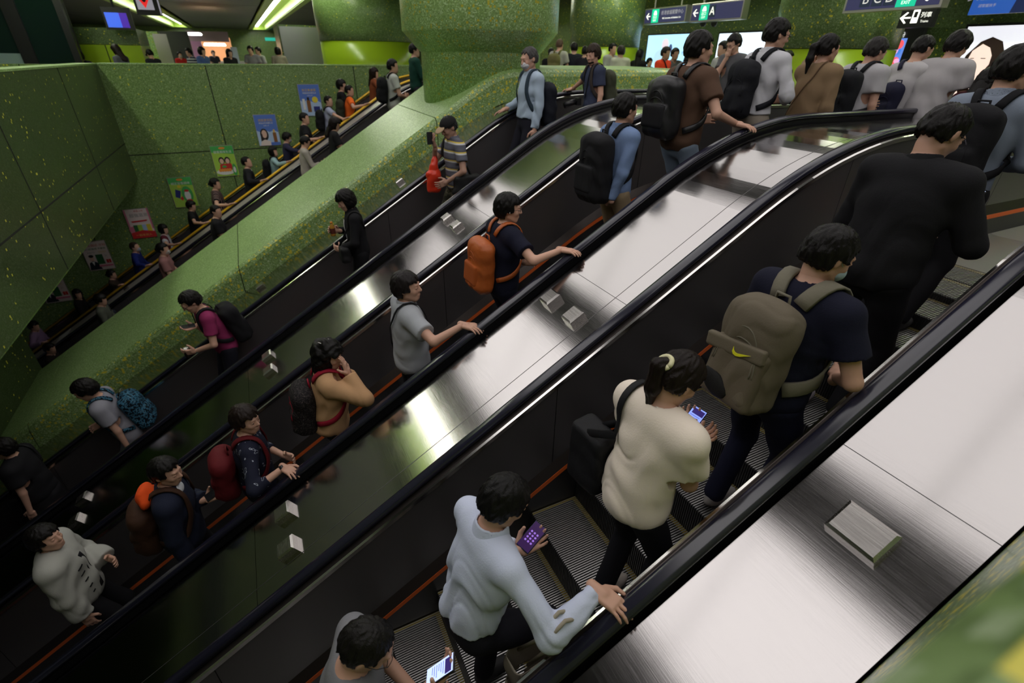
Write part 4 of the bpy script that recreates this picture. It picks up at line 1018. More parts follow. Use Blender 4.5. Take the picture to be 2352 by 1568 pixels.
    bp = [ell((0, 0, .93), (.16*f+.004, .11*f+.004, .14), None, .05)]
    if skirt:
        bp += [cone((0, 0, .85), (0, .0, .5), .17*f, .21, .05)]; bpost = lambda D, P: np.maximum(np.maximum(D+folds(P, .004, 30, 1), .47-P[..., 2]), P[..., 2]-1.02)
    else:
        for sd in (-1, 1):
            kn, an = legs[sd]; ke = kn+(an-kn)*(.0 if shorts else .97)
            bp += [cone(hips[sd], kn, .09*f, .068, .03)]+([] if shorts else [cone(kn, ke, .066, .056, .02)])
        bpost = lambda D, P: np.maximum(D+folds(P, .003, 20, 3), P[..., 2]-1.02)
    smesh('skirt' if skirt else 'trousers', [surf(bp, max(res, .012), bpost)], bm, body)
    for sd in (-1, 1):
        an = legs[sd][1]; zt = an[2]-.085
        sp = [ell(an+V(0, .06, -.045), (.045, .125, .045), None, .02), ell(an+V(0, -.0, -.02), (.04, .055, .06), None, .02)]
        smesh('shoe', [surf(sp, max(res, .01), lambda D, P: np.maximum(D, zt-P[..., 2]))], cloth(shoe, .6), body)
    if hair: smesh('hair', hair_mesh(hair, max(hres*.95, .006), Rh, hcn, sd_), hairm(hc), body)
    if close and eyes:
        for q in (-1, 1):
            mb = MB(); c = hcn+Rh@V(q*.031, .0905, .002); mb.lathe([(.001, -.0045), (.0045, -.003), (.0055, 0), (.0045, .003), (.001, .0045)], tuple(c), 10); mb.build('eye', mat('eye_dark', (.01, .008, .008), .15), body, True)
    if mask:
        def mp(D, P): return np.maximum(D, -(D+.008))
        q = [ell((0, .062, -.05), (.058, .054, .048), None, .02)]
        def mp(D, P):
            l = (P-hcn)@Rh; return np.maximum(np.maximum(D, -(D+.009)), .035-l[..., 1])
        smesh('face_mask', [surf(xf(q, Rh, hcn), max(hres, .006), mp)], cloth(mask, .8), body)
        for q in (-1, 1):
            mb = MB(); mb.tube([hcn+Rh@V(q*.05, .06, -.025), hcn+Rh@V(q*.075, .02, -.01), hcn+Rh@V(q*.08, -.008, .01)], .0018, 5); mb.build('mask_loop', cloth(mask, .8), body)
    if glasses:
        mb = MB()
        for q in (-1, 1):
            mb.tube([hcn+Rh@V(q*.032+.024*math.cos(t), .106-.006*abs(math.cos(t)), .002+.018*math.sin(t)) for t in np.linspace(0, 2*math.pi, 15)], .0016, 5)
            mb.tube([hcn+Rh@V(q*.056, .1, .006), hcn+Rh@V(q*.08, .05, .008), hcn+Rh@V(q*.083, -.005, .006)], .0018, 5)
        mb.tube([hcn+Rh@V(-.009, .109, .006), hcn+Rh@V(.009, .109, .006)], .0016, 5); mb.build('glasses', mat('glasses_metal', (.08, .07, .07), .25, .6), body)
    if cap:
        def cpost(D, P): l = (P-hcn)@Rh; return np.maximum(D, .028-l[..., 2])
        smesh('cap', [surf(xf([ell((0, -.012, .03), (.094, .112, .092), None, .02)], Rh, hcn), max(hres, .008), cpost)], cloth(cap[0]), body)
        smesh('cap_brim', [surf(xf([ell((0, .12, .035), (.07, .065, .012), rotx(-.25), .01)], Rh, hcn), max(hres*.8, .006))], cloth(cap[1]), body)
    if hood:
        hq = xf([cone((-.09, .0, 0), (0, -.09, -.01), .045, .05, .04), cone((.09, .0, 0), (0, -.09, -.01), .045, .05, .04), cone((-.09, 0, 0), (-.05, .09, -.07), .04, .025, .04), cone((.09, 0, 0), (.05, .09, -.07), .04, .025, .04)], Rt, nb+V(0, 0, .02))
        hq.append(ell(TQ((0, -.15, 1.42)), (.125, .055, .085), Rt, .04))
        smesh('hood', [surf(hq, tres, lambda D, P: np.maximum(D+folds(P, .004, 30, 2), -pdist(cone(nb, nt_, .066, .07, .01), P)))], cloth(hood), body)
    ctx = dict(M=Mw, TQ=TQ, Rt=Rt, tp=tp, sh=sh, arms=arms, body=body, hc=hcn, Rh=Rh, nb=nb, s=s, res=tres, f=f, label=label, Rb=Rb, z0=z0, base=bx, loc=loc)
    # phones in hand
    ctx['phones'] = []
    for sd in (-1, 1):
        held = arms[sd][6]
        if held is not None: ctx['phones'].append((sd, held))
    return ctx
def place(o, ctx): o.matrix_world = ctx['M']; return o
SCR = {}
def phone(ctx, label, screen='blue', case=(.01, .01, .015), i=0, lay=None):
    sd, (pl, u, n, sx) = ctx['phones'][i]
    M = Matrix(((sx[0], u[0], n[0], pl[0]), (sx[1], u[1], n[1], pl[1]), (sx[2], u[2], n[2], pl[2]), (0, 0, 0, 1)))
    mb = MB(); mb.box((-.037, -.076, -.008), (.037, .076, .0), bev=.003); o = mb.build('smartphone', mat('case_%.2f%.2f%.2f' % case, case, .35)); o.matrix_world = ctx['M'] @ M; tag(o, label, 'phone', 'phones held by riders')
    cols = dict(blue=((.22, .30, .75), 1.), dark=((.03, .01, .06), .6), light=((.45, .55, .85), 1.1), off=((.01, .01, .012), 0))[screen]
    def r(nm, a, b, c, d, z, m): q = MB(); q.box((a, b, z), (c, d, z+.0004)); return q.build(nm, m, o)
    r('screen', -.034, -.072, .034, .072, .0002, mat('screen_'+screen, cols[0], .2, emit=cols[0], estr=cols[1]))
    if screen in ('blue', 'light'):
        r('screen_block', -.026, .03, .03, .064, .0007, mat('scr_navy', (.03, .02, .12), .3, emit=(.05, .03, .2), estr=.5))
        for k in range(6): r('text_line', -.026, .018-k*.012, .022-(k % 3)*.01, .021-k*.012, .0007, mat('scr_line', (.1, .12, .5), .3, emit=(.08, .1, .5), estr=.6))
    if screen == 'dark':
        for a in range(3):
            for b in range(4): q = MB(); q.lathe([(.0055, 0), (.0055, .0004)], (-.017+.017*a, -.03+.017*b, .0006), 12); q.build('keypad_key', mat('scr_key', (.2, .1, .4), .3, emit=(.25, .12, .55), estr=.8), o)
    return o
def strap_path(ctx, pts, off=.012, prims=None):
    """pull a path onto the clothed torso"""
    tp = prims or ctx['tp']
    P = np.array(pts, float)
    # resample
    seg = [0]+list(np.cumsum(np.linalg.norm(np.diff(P, axis=0), axis=1))); N = 26
    Q = np.stack([np.interp(np.linspace(0, seg[-1], N), seg, P[:, i]) for i in range(3)], 1)
    for it in range(14):
        d = field(tp, Q); g = np.stack([field(tp, Q+np.eye(3)[i]*.004)-d for i in range(3)], 1)/.004; g /= np.linalg.norm(g, axis=1)[:, None]+1e-9
        Q = Q-g*(d-off)[:, None]*.8
        if it < 11: Q[1:-1] = Q[1:-1]*.5+(Q[:-2]+Q[2:])*.25
    return Q, g
def backpack(ctx, label, col, w=.30, h=.44, d=.16, z=1.17, strap=None, pocket=None, m=None, straps=(-1, 1), x0=0, flap=False, sw=.05, res=.012, front=None):
    M_ = m or cloth(col, .75); SM = cloth(strap, .8) if strap else M_; TQ, Rt = ctx['TQ'], ctx['Rt']; y = -(.115*ctx['f']+.012+d/2)
    prims = [rbox(TQ((x0, y, z)), (w/2, d/2, h/2), Rt, .065, .03), ell(TQ((x0, y-.01, z+h*.28)), (w*.46, d*.5, h*.26), Rt, .05), rbox(TQ((x0, y-d*.42, z-h*.17)), (w*.40, d*.22, h*.24), Rt, .035, .02)]
    o = smesh('backpack', [surf(prims, res, lambda D, P: D+folds(P, .0045, 32, w*40))], M_); place(o, ctx); tag(o, label, 'backpack', 'backpacks worn by riders')
    o_prims = prims
    for zz, ww in ((.34, .34), (.20, .43)):
        Q, g = strap_path(ctx, [TQ((x0+w*ww*math.cos(t), y-d*.8, z-h*.1+h*(zz+.1)*math.sin(t))) for t in np.linspace(.0, math.pi, 9)], .0015, o_prims)
        mb = MB(); mb.tube(list(Q), .0032, 5); mb.build('piping', SM, o, True)
    if pocket:
        smesh('front_pocket', [surf([rbox(TQ((x0, y-d*.56, z-h*.12)), (w*.38, d*.14, h*.2), Rt, .02, .02)], res, lambda D, P: D+folds(P, .002, 30, 1))], cloth(pocket, .75), o)
    mb = MB(); q = [TQ((x0-.035, y+d*.35, z+h*.47)), TQ((x0-.03, y+d*.3, z+h*.47+.055)), TQ((x0+.03, y+d*.3, z+h*.47+.055)), TQ((x0+.035, y+d*.35, z+h*.47))]; mb.tube(q, .007, 6); mb.build('top_handle', SM, o, True)
    mb = MB(); zz = [TQ((x0+w*.44*math.cos(t), y-d*.18, z+h*.18+h*.30*math.sin(t))) for t in np.linspace(-.2, math.pi+.2, 16)]; mb.tube(zz, .004, 5); mb.build('zip', mat('zip_dark', (.03, .03, .03), .4), o, True)
    for q in (-1, 1):
        mb = MB(); mb.tube([TQ((x0+q*w*.44, y-d*.34, z+h*t)) for t in np.linspace(-.38, .22, 7)], .0045, 5); mb.build('piping', SM, o, True)
    for sd in straps:
        Q, g = strap_path(ctx, [TQ((sd*.06+x0*.4, -.14, 1.40)), TQ((sd*.085, -.06, 1.47)), TQ((sd*.105, .05, 1.46)), TQ((sd*.12, .13, 1.32)), TQ((sd*.15, .11, 1.16)), TQ((sd*.19, .0, 1.06)), TQ((sd*.14, -.13, 1.02))])
        rb = ribbon(Q, g, sw, .009); rb.build('shoulder_strap', SM, o, True)
    return o
def shoulder_bag(ctx, label, col, at, size=(.3, .12, .26), strap=None, cross=None, m=None, cat='bag', name='shoulder_bag', sw=.03, side=1):
    M_ = m or cloth(col, .6); TQ = ctx['TQ']; c = TQ(at)
    prims = [rbox(c, (size[0]/2, size[1]/2, size[2]/2), None, .035, .03), ell(c+V(0, 0, -size[2]*.25), (size[0]*.5, size[1]*.6, size[2]*.3), None, .04)]
    o = smesh(name, [surf(prims, .012, lambda D, P: D+folds(P, .004, 28, 5))], M_); place(o, ctx); tag(o, label, cat, None)
    top = c+V(0, 0, size[2]*.48)
    sx = cross if cross is not None else side
    pts = [top+V(0, -.05, 0), TQ((sx*.12, -.12, 1.25)), TQ((sx*.13, -.03, 1.46)), TQ((sx*.13, .1, 1.3)), top+V(0, .05, 0)]
    Q, g = strap_path(ctx, pts[1:4]); P = np.concatenate([[pts[0]], Q, [pts[4]]]); g = np.concatenate([[g[0]], g, [g[-1]]])
    ribbon(P, g, sw, .005).build('bag_strap', cloth(strap, .6) if strap else M_, o, True); return o
def item(ctx, parts, label, cat, name):
    """parts: list of (name, MB or surf parts, material); first is the thing"""
    o = None
    for nm, g, m in parts:
        q = g.build(nm, m, o, True) if isinstance(g, MB) else smesh(nm, g, m, o)
        if o is None: o = q; place(o, ctx); tag(o, label, cat)
    return o
# ---------------------------------------------------------------- the riders
PH = lambda x=.05, y=.30, z=1.14: ('at', x, y, z, (0, .8, .5), (0, -.3, 1), (.5, .6, .8))
BELLY = lambda x=.06, z=1.08: ('at', x, .24, z, (-.6 if x > 0 else .6, .5, .1), (0, -1, 0), (.6, .7, .7))
NAVY = (.008, .009, .024); BLK = (.009, .009, .011); KH = (.17, .145, .10)
UP = (0, 1, .55)
# nearest escalator
if 1:
    c = person(845, 1480, -1.27, -12, label='person in grey tee and grey shorts, black hair thinning at crown, looking down at phone', top=(.21, .21, .225), bot=(.27, .28, .31), shorts=True, hair='thin', lean=12, tilt=38, turn=12, R=('phone', 1010, 1538, .36), L=('at', -.02, .34, 1.02, (.3, .9, .3), (0, 0, 1)), res=.009, glasses=True, fat=1.12, step=(1, 0), fold=1.6, hc=(.02, .018, .016))
    phone(c, 'lit smartphone held by the man in grey shorts at the bottom edge', 'light')
    TQ = c['TQ']; w_ = c['arms'][1][1]; e_ = c['arms'][1][0]; mb = MB(); mb.tube([w_-unit(w_-e_)*.03, w_-unit(w_-e_)*.0], .031, 14); mb.build('wristwatch', M_BLACK, c['body'], True)
    c = person(1160, 1150, -1.38, 6, label='person in light blue long sleeved shirt, right hand gripping the handrail, phone in left hand', top=(.64, .70, .88), slv='long', bot=(.012, .012, .018), hair='short', lean=14, tilt=32, turn=8, L=('phone', 1222, 1232, .36), R=('rail', 1412, 1386, (.95, .35, .0)), res=.009, fat=1.04, collar=True, step=(0, 1), fold=2.4, hem=.985, hc=(.014, .013, .013))
    phone(c, 'dark screened smartphone showing a number keypad, in the light blue shirt man’s hand', 'dark', (.02, .03, .07))
    # canvas tote hanging from his forearm
    el, wr = c['arms'][1][:2]; m = el+(wr-el)*.22; tc = c['loc'](atx(1235, 1520, -1.14))
    def tote(D, P): D = np.maximum(D+folds(P, .005, 22, 2), -(D+.006)); return np.maximum(D, (P[..., 2]-(tc[2]+.15)))
    q = [rbox(tc+V(0, 0, -.02), (.065, .16, .22), None, .03, .02)]
    ty = cloth((.36, .32, .25), .9); b = smesh('tote_bag', [surf(q, .008, tote)], ty); place(b, c); tag(b, 'beige canvas tote bag hanging from the light blue shirt man’s arm', 'bag')
    for dx in (-.04, .04):
        pts = [tc+V(dx, -.09, .14), (tc+m)/2+V(dx*.6, -.06, .04), m+V(dx*.4, -.01, .086), (tc+m)/2+V(dx*.6, .06, .04), tc+V(dx, .09, .14)]
        up = m+V(dx*.5, -.01, .066); pts = [pts[0], m+V(dx*.6, -.075, -.05), m+V(dx*.5, -.055, .035), up, m+V(dx*.5, .045, .03), m+V(dx*.6, .065, -.05), pts[4]]
        mb = MB(); mb.tube(pts, .0085, 8); mb.build('tote_handle', ty, b, True)
    c = person(1560, 868, -1.30, 4, label='person with brown ponytail and cream tee, back to the camera, holding a lit phone', top=(.95, .84, .72), bot=(.012, .012, .016), shoe=(.5, .45, .4), hair='pony', lean=8, tilt=34, turn=14, R=('phone', 1592, 962, .36), L=('at', .0, .30, 1.16, (.5, .8, .4), (0, -.5, 1)), res=.009, loose=.014, step=(0, 0), fold=1.5, hc=(.022, .013, .010), fat=.95)
    phone(c, 'smartphone with bright blue screen held by the woman in the cream tee', 'blue')
    hc_, Rh = c['hc'], c['Rh']; mb = MB(); mb.tube([hc_+Rh@V(.032*math.cos(t), -.127+.01*math.sin(t), .028+.030*math.sin(t)) for t in np.linspace(0, 2*math.pi, 20)], .011, 8); mb.build('hair_scrunchie', cloth((.75, .72, .45), .9), c['body'], True)
    shoulder_bag(c, 'large black shoulder bag hanging beside the woman in the cream tee', (.012, .012, .014), (-.29, -.04, .98), (.24, .15, .36), side=-1, sw=.04)
    c = person(1905, 585, -1.27, 0, label='person in navy tee and pale face mask wearing a large khaki backpack', top=NAVY, bot=(.012, .014, .035), shoe=(.4, .38, .36), hair='short', lean=8, tilt=22, turn=24, R=('at', .16, .24, 1.02, (-.3, .9, .1), (0, 0, 1)), L=BELLY(-.06), res=.009, loose=.01, mask=(.45, .58, .66), step=(0, 0), fat=1.05)
    b = backpack(c, 'khaki backpack with a yellow tick emblem, worn by the masked rider in navy', (.15, .125, .088), .31, .50, .18, 1.14, strap=(.19, .175, .13), sw=.075, res=.009)
    TQ, Rt = c['TQ'], c['Rt']
    zz = [smesh('front_pocket', [surf([rbox(TQ((0, -.30, 1.06)), (.135, .035, .15), Rt, .03, .02)], .009, lambda D, P: D+folds(P, .002, 30, 1))], cloth((.14, .115, .08), .75), b)]
    smesh('pocket_flap', [surf([rbox(TQ((-.02, -.325, 1.18)), (.15, .018, .035), Rt@roty(-.12), .012, .01)], .007)], cloth((.16, .135, .095), .75), b)
    smesh('dark_patch', [surf([ell(TQ((-.05, -.338, .985)), (.085, .022, .05), Rt@roty(.5), .01)], .008)], cloth((.012, .012, .012), .7), b)
    up_ = [(-.5, .16), (-.44, .0), (-.34, -.08), (-.2, -.09), (0, -.03), (.25, .05), (.55, .15)]; lo_ = [(-.5, .16), (-.5, -.1), (-.4, -.22), (-.22, -.25), (0, -.18), (.25, -.03), (.55, .15)]
    C0 = TQ((.03, -.349, 1.178)); v = []
    for dy in (0, -.003):
        for (a1, b1), (a2, b2) in zip(up_, lo_): v += [C0+Rt@V(a1*.085, dy, b1*.085), C0+Rt@V(a2*.085, dy, b2*.085)]
    n = len(v)//2; ff = []
    for i in range(0, n-2, 2): ff += [(i, i+1, i+3, i+2), (n+i, n+i+2, n+i+3, n+i+1), (i, i+2, n+i+2, n+i), (i+1, n+i+1, n+i+3, i+3)]
    o = mobj('emblem', v, ff, cloth((.80, .78, .03), .5), b); o['label'] = 'yellow tick emblem'
    c = person(2165, 305, -1.42, 4, label='person in black jacket with short hair and glasses reading a phone near the top', top=(.010, .010, .012), slv='long', bot=BLK, hair='crop', lean=8, tilt=30, turn=24, R=('phone', 2225, 450, .36), L=BELLY(-.04), res=.0095, glasses=True, collar=True, loose=.012, shoe=(.5, .45, .48), fat=1.1)
    phone(c, 'lit smartphone held by the man in the black jacket', 'light')
    c = person(2335, 160, -1.62, 0, label='person in grey blue shirt with black backpack at the right edge of the frame', top=(.22, .26, .33), slv='long', bot=BLK, hair='short', lean=5, tilt=12, turn=30, R=BELLY(), L=BELLY(-.06), res=.012, collar=True, glasses=True)
    backpack(c, 'black backpack on the grey blue shirt rider at the right edge', (.010, .010, .012), .32, .5, .18, 1.14)
# second escalator, rising
if 1:
    c = person(105, 1235, -3.95, 4, label='person in loose cream shirt jacket looking up, at the lower left', top=(.42, .42, .38), slv='long', bot=BLK, hair='full', lean=0, tilt=-6, turn=28, R=('d',), L=BELLY(-.1), res=.012, collar=True, loose=.03, fold=2.2, blouse='jacket')
    TQ = c['TQ']; Q, g = strap_path(c, [TQ((.02, .16, 1.36)), TQ((.03, .17, 1.15)), TQ((.04, .16, .95))], .004); ribbon(Q, g, .05, .004).build('dark_undershirt', cloth(BLK), c['body'], True)
    for i in range(5):
        Q, g = strap_path(c, [TQ((.08+.01*i, .15, 1.28-.07*i)), TQ((.13, .12, 1.27-.07*i))], .004); ribbon(Q, g, .012, .003).build('jacket_print', cloth(BLK), c['body'], True)
    mb = MB(); mb.lathe([(.004, -.012), (.005, .0), (.003, .006)], tuple(c['hc']+c['Rh']@V(.088, .008, -.012)), 8); mb.build('earbud', M_WHITE, c['body'], True)
    c = person(382, 1082, -3.72, 0, label='person in dark navy jacket with bright orange hood, holding a phone out', top=(.012, .016, .035), slv='long', bot=BLK, hair='short', lean=4, tilt=8, turn=30, L=('phone', 492, 1130, 0, 0, -3.78), R=('d',), res=.012, hood=(.85, .09, .012), loose=.02, blouse='jacket')
    phone(c, 'black phone held out by the rider with the orange hood', 'off')
    smesh('tee_collar', [surf([ell(c['nb']+V(.02, .06, .015), (.075, .05, .05), None, .02)], .01)], cloth((.6, .62, .65)), c['body'])
    backpack(c, 'dark brown backpack on the orange hooded rider', (.05, .022, .012), .3, .44, .16, 1.12)
    c = person(565, 962, -3.62, 2, label='person with short dark hair in navy print blouse, hand spread on the handrail', topm=blotch('navy_print', [(0, (.012, .014, .03)), (.66, (.35, .38, .45)), (.69, (.012, .014, .03))], 22), bot=BLK, hair='full', hc=(.03, .018, .014), lean=3, tilt=4, turn=42, R=('rail', 668, 1082, (.85, .5, .05)), L=BELLY(-.06), res=.012, slv='half', eyes=True, fat=1.1)
    backpack(c, 'dark red backpack on the woman in navy print blouse', (.12, .008, .012), .3, .42, .16, 1.12)
    w_ = c['arms'][1][1]; e_ = c['arms'][1][0]; mb = MB(); mb.tube([w_-unit(w_-e_)*.03, w_-unit(w_-e_)*.0], .030, 14); mb.build('wristband', M_BLACK, c['body'], True)
    c = person(755, 815, -3.62, 0, label='person with long black curly hair in tan jacket, hand raised to face', top=(.56, .33, .17), slv='long', bot=BLK, hair='curly', lean=6, tilt=8, turn=40, R=('at', .13, .20, 1.46, (-.25, -.1, 1), (-.3, -1, 0), (.3, .3, .3)), L=('at', -.02, .22, 1.36, (.3, 0, 1), (0, -1, 0)), res=.012, loose=.02, fold=2., blouse='jacket')
    backpack(c, 'dark patterned backpack with red straps on the curly haired rider', (.03, .022, .022), .3, .44, .17, 1.12, strap=(.30, .01, .03), m=blotch('pack_lace', [(0, (.012, .010, .011)), (.55, (.11, .09, .085)), (.58, (.012, .01, .011))], 60))
    hc_, Rh = c['hc'], c['Rh']
    for k, (a, b_) in enumerate(((-.03, .04), (.035, .03), (.05, .0))):
        mb = MB(); p = hc_+Rh@V(a, b_-.04, .135); mb.tube([p-Rh@V(.0, .02, 0), p+Rh@V(.0, .02, 0)], .005, 6); mb.build('hair_clip', M_FRAME, c['body'], True)
    w_ = c['arms'][1][1]; e_ = c['arms'][1][0]; mb = MB(); mb.tube([w_-unit(w_-e_)*.035, w_-unit(w_-e_)*.015], .034, 14); mb.build('bracelet', M_FRAME, c['body'], True)
    c = person(935, 658, -3.76, 0, label='person with dark bob in pale grey tee, right hand resting on the handrail', top=(.40, .42, .45), bot=BLK, hair='full', hc=(.03, .024, .024), lean=0, tilt=-2, turn=34, R=('rail', 1085, 752, (.85, .5, .05)), L=('d',), res=.0105, skin=1.0, eyes=True, loose=.012, fat=1.05, collar=True)
    TQ = c['TQ']; Q, g = strap_path(c, [TQ((-.1, .12, 1.0)), TQ((-.02, .15, 1.2)), TQ((.08, .12, 1.38)), TQ((.10, 0, 1.47)), TQ((.06, -.13, 1.38)), TQ((-.05, -.16, 1.2)), TQ((-.15, -.13, 1.0))]); ribbon(Q, g, .022, .004).build('bag_strap', cloth(BLK), c['body'], True)
    c = person(1168, 478, -3.70, 2, label='person with glasses and white earbud in navy tee, arm out to the handrail', top=NAVY, bot=NAVY, hair='full', lean=4, tilt=6, turn=26, R=('rail', 1312, 577, (.85, .5, .05)), L=BELLY(-.06), res=.0105, glasses=True, skin=1.15, fat=1.05, loose=.01)
    b = backpack(c, 'orange tan leather backpack on the rider in the navy tee', (.50, .12, .022), .31, .46, .16, 1.12, m=mat('orange_leather', (.48, .11, .02), .45, bump=(30, .3, (1, 1, 1))), pocket=(.44, .10, .02), sw=.045, res=.01)
    mb = MB(); mb.lathe([(.004, -.014), (.006, .0), (.004, .006)], tuple(c['hc']+c['Rh']@V(.088, .008, -.01)), 8); mb.build('earbud', M_WHITE, c['body'], True)
    c = person(1437, 250, -3.76, 0, label='person in blue shirt and khaki trousers with a tall black backpack', top=(.20, .29, .50), slv='long', bot=(.33, .25, .15), hair='short', hem=.9, lean=0, tilt=4, turn=2, R=('at', .12, -.13, .88, (-.9, -.1, .1), (0, 1, 0)), L=('at', -.04, -.16, .86, (.9, -.1, .1), (0, 1, 0)), res=.0105, collar=True, fold=1.6)
    backpack(c, 'tall black backpack on the rider in the blue shirt', (.012, .012, .014), .32, .56, .2, 1.13, pocket=(.014, .014, .016), sw=.06, res=.01)
    c = person(1607, 112, -3.62, 0, label='person in brown tee and jeans, hand on the handrail at the top curve', top=(.10, .055, .035), bot=(.22, .28, .36), hair='short', lean=2, tilt=4, turn=18, R=('rail', 0, 0, (.95, .3, -.1), tuple(atx(1715, 290, -3.16)+V(0, 0, .0))), L=BELLY(-.06), res=.0105, loose=.012, H=1.75)
    backpack(c, 'black leather backpack on the rider in the brown tee', (.010, .010, .012), .33, .44, .17, 1.17, pocket=(.013, .013, .015), sw=.05, m=mat('black_leather', (.012, .012, .014), .4), x0=-.03)
    c = person(1785, 80, -3.72, -4, label='person in white shirt and beige trousers with black backpack on the landing', top=(.62, .62, .66), slv='long', bot=(.30, .26, .21), hair='short', lean=4, tilt=12, turn=22, R=BELLY(.12), L=BELLY(-.06), res=.0115, collar=True, glasses=True, fold=2., hem=.97)
    backpack(c, 'slim black backpack on the rider in the white shirt', (.010, .011, .015), .30, .46, .14, 1.15, sw=.05, x0=-.03)
    c = person(1902, 112, -3.50, -6, label='person with black ponytail in tan sweater, hand raised to ear', top=(.27, .18, .10), slv='long', bot=(.03, .03, .035), hair='pony', lean=4, tilt=4, turn=10, L=('at', -.13, .12, 1.52, (.3, -.2, .8), (1, 0, 0), (.6, .7, .7)), R=('d',), res=.0115, skin=.95, loose=.01, blouse='sweater')
    TQ = c['TQ']; Q, g = strap_path(c, [TQ((.10, .0, 1.47)), TQ((.07, -.13, 1.36)), TQ((-.04, -.15, 1.18)), TQ((-.15, -.12, 1.0))]); ribbon(Q, g, .012, .004).build('bag_strap', cloth((.12, .07, .04)), c['body'], True)
    c = person(2012, 118, -3.52, -8, label='person with greying short hair in white tee on the landing', top=(.48, .47, .49), bot=(.03, .03, .04), hair='short', hc=(.04, .036, .034), lean=6, tilt=20, turn=14, R=('d',), L=BELLY(-.06), res=.0115, fat=1.12, loose=.012)
    b = backpack(c, 'black backpack with small tan patch on the greying rider in white', (.010, .011, .014), .34, .50, .17, 1.14)
    c2 = c; mb = MB(); mb.box((-.018, -.004, -.02), (.018, 0, .02)); o = mb.build('tan_patch', cloth((.35, .2, .1)), None); o.parent = None
    o.parent = b; o.location = c['TQ']((-.03, -.325, 1.24)); o['label'] = 'small tan leather patch'
    c = person(2120, 112, -3.45, -10, label='person with dark hair in white tee and navy sling bag on the landing', top=(.55, .53, .54), bot=(.05, .05, .06), hair='crop', lean=6, tilt=18, turn=10, R=BELLY(), L=BELLY(-.06), slv='half', res=.0125)
    backpack(c, 'navy sling backpack on the rider in white, hung on one strap', (.015, .016, .04), .24, .40, .13, 1.05, straps=(-1,), x0=.04)
    c = person(2200, 105, -3.15, -6, label='person with full black hair in plain white tee, no bag, seen from behind', top=(.46, .44, .45), bot=(.05, .05, .06), hair='full', lean=8, tilt=22, turn=6, R=BELLY(), L=BELLY(-.06), res=.0125, loose=.014, fat=1.1)
    c = person(2268, 185, -2.75, 0, label='person with long black hair and dark red top, mostly hidden at the landing', top=(.05, .008, .014), bot=BLK, hair='long', lean=6, tilt=26, turn=0, R=BELLY(), L=BELLY(-.06), slv='long', res=.015)
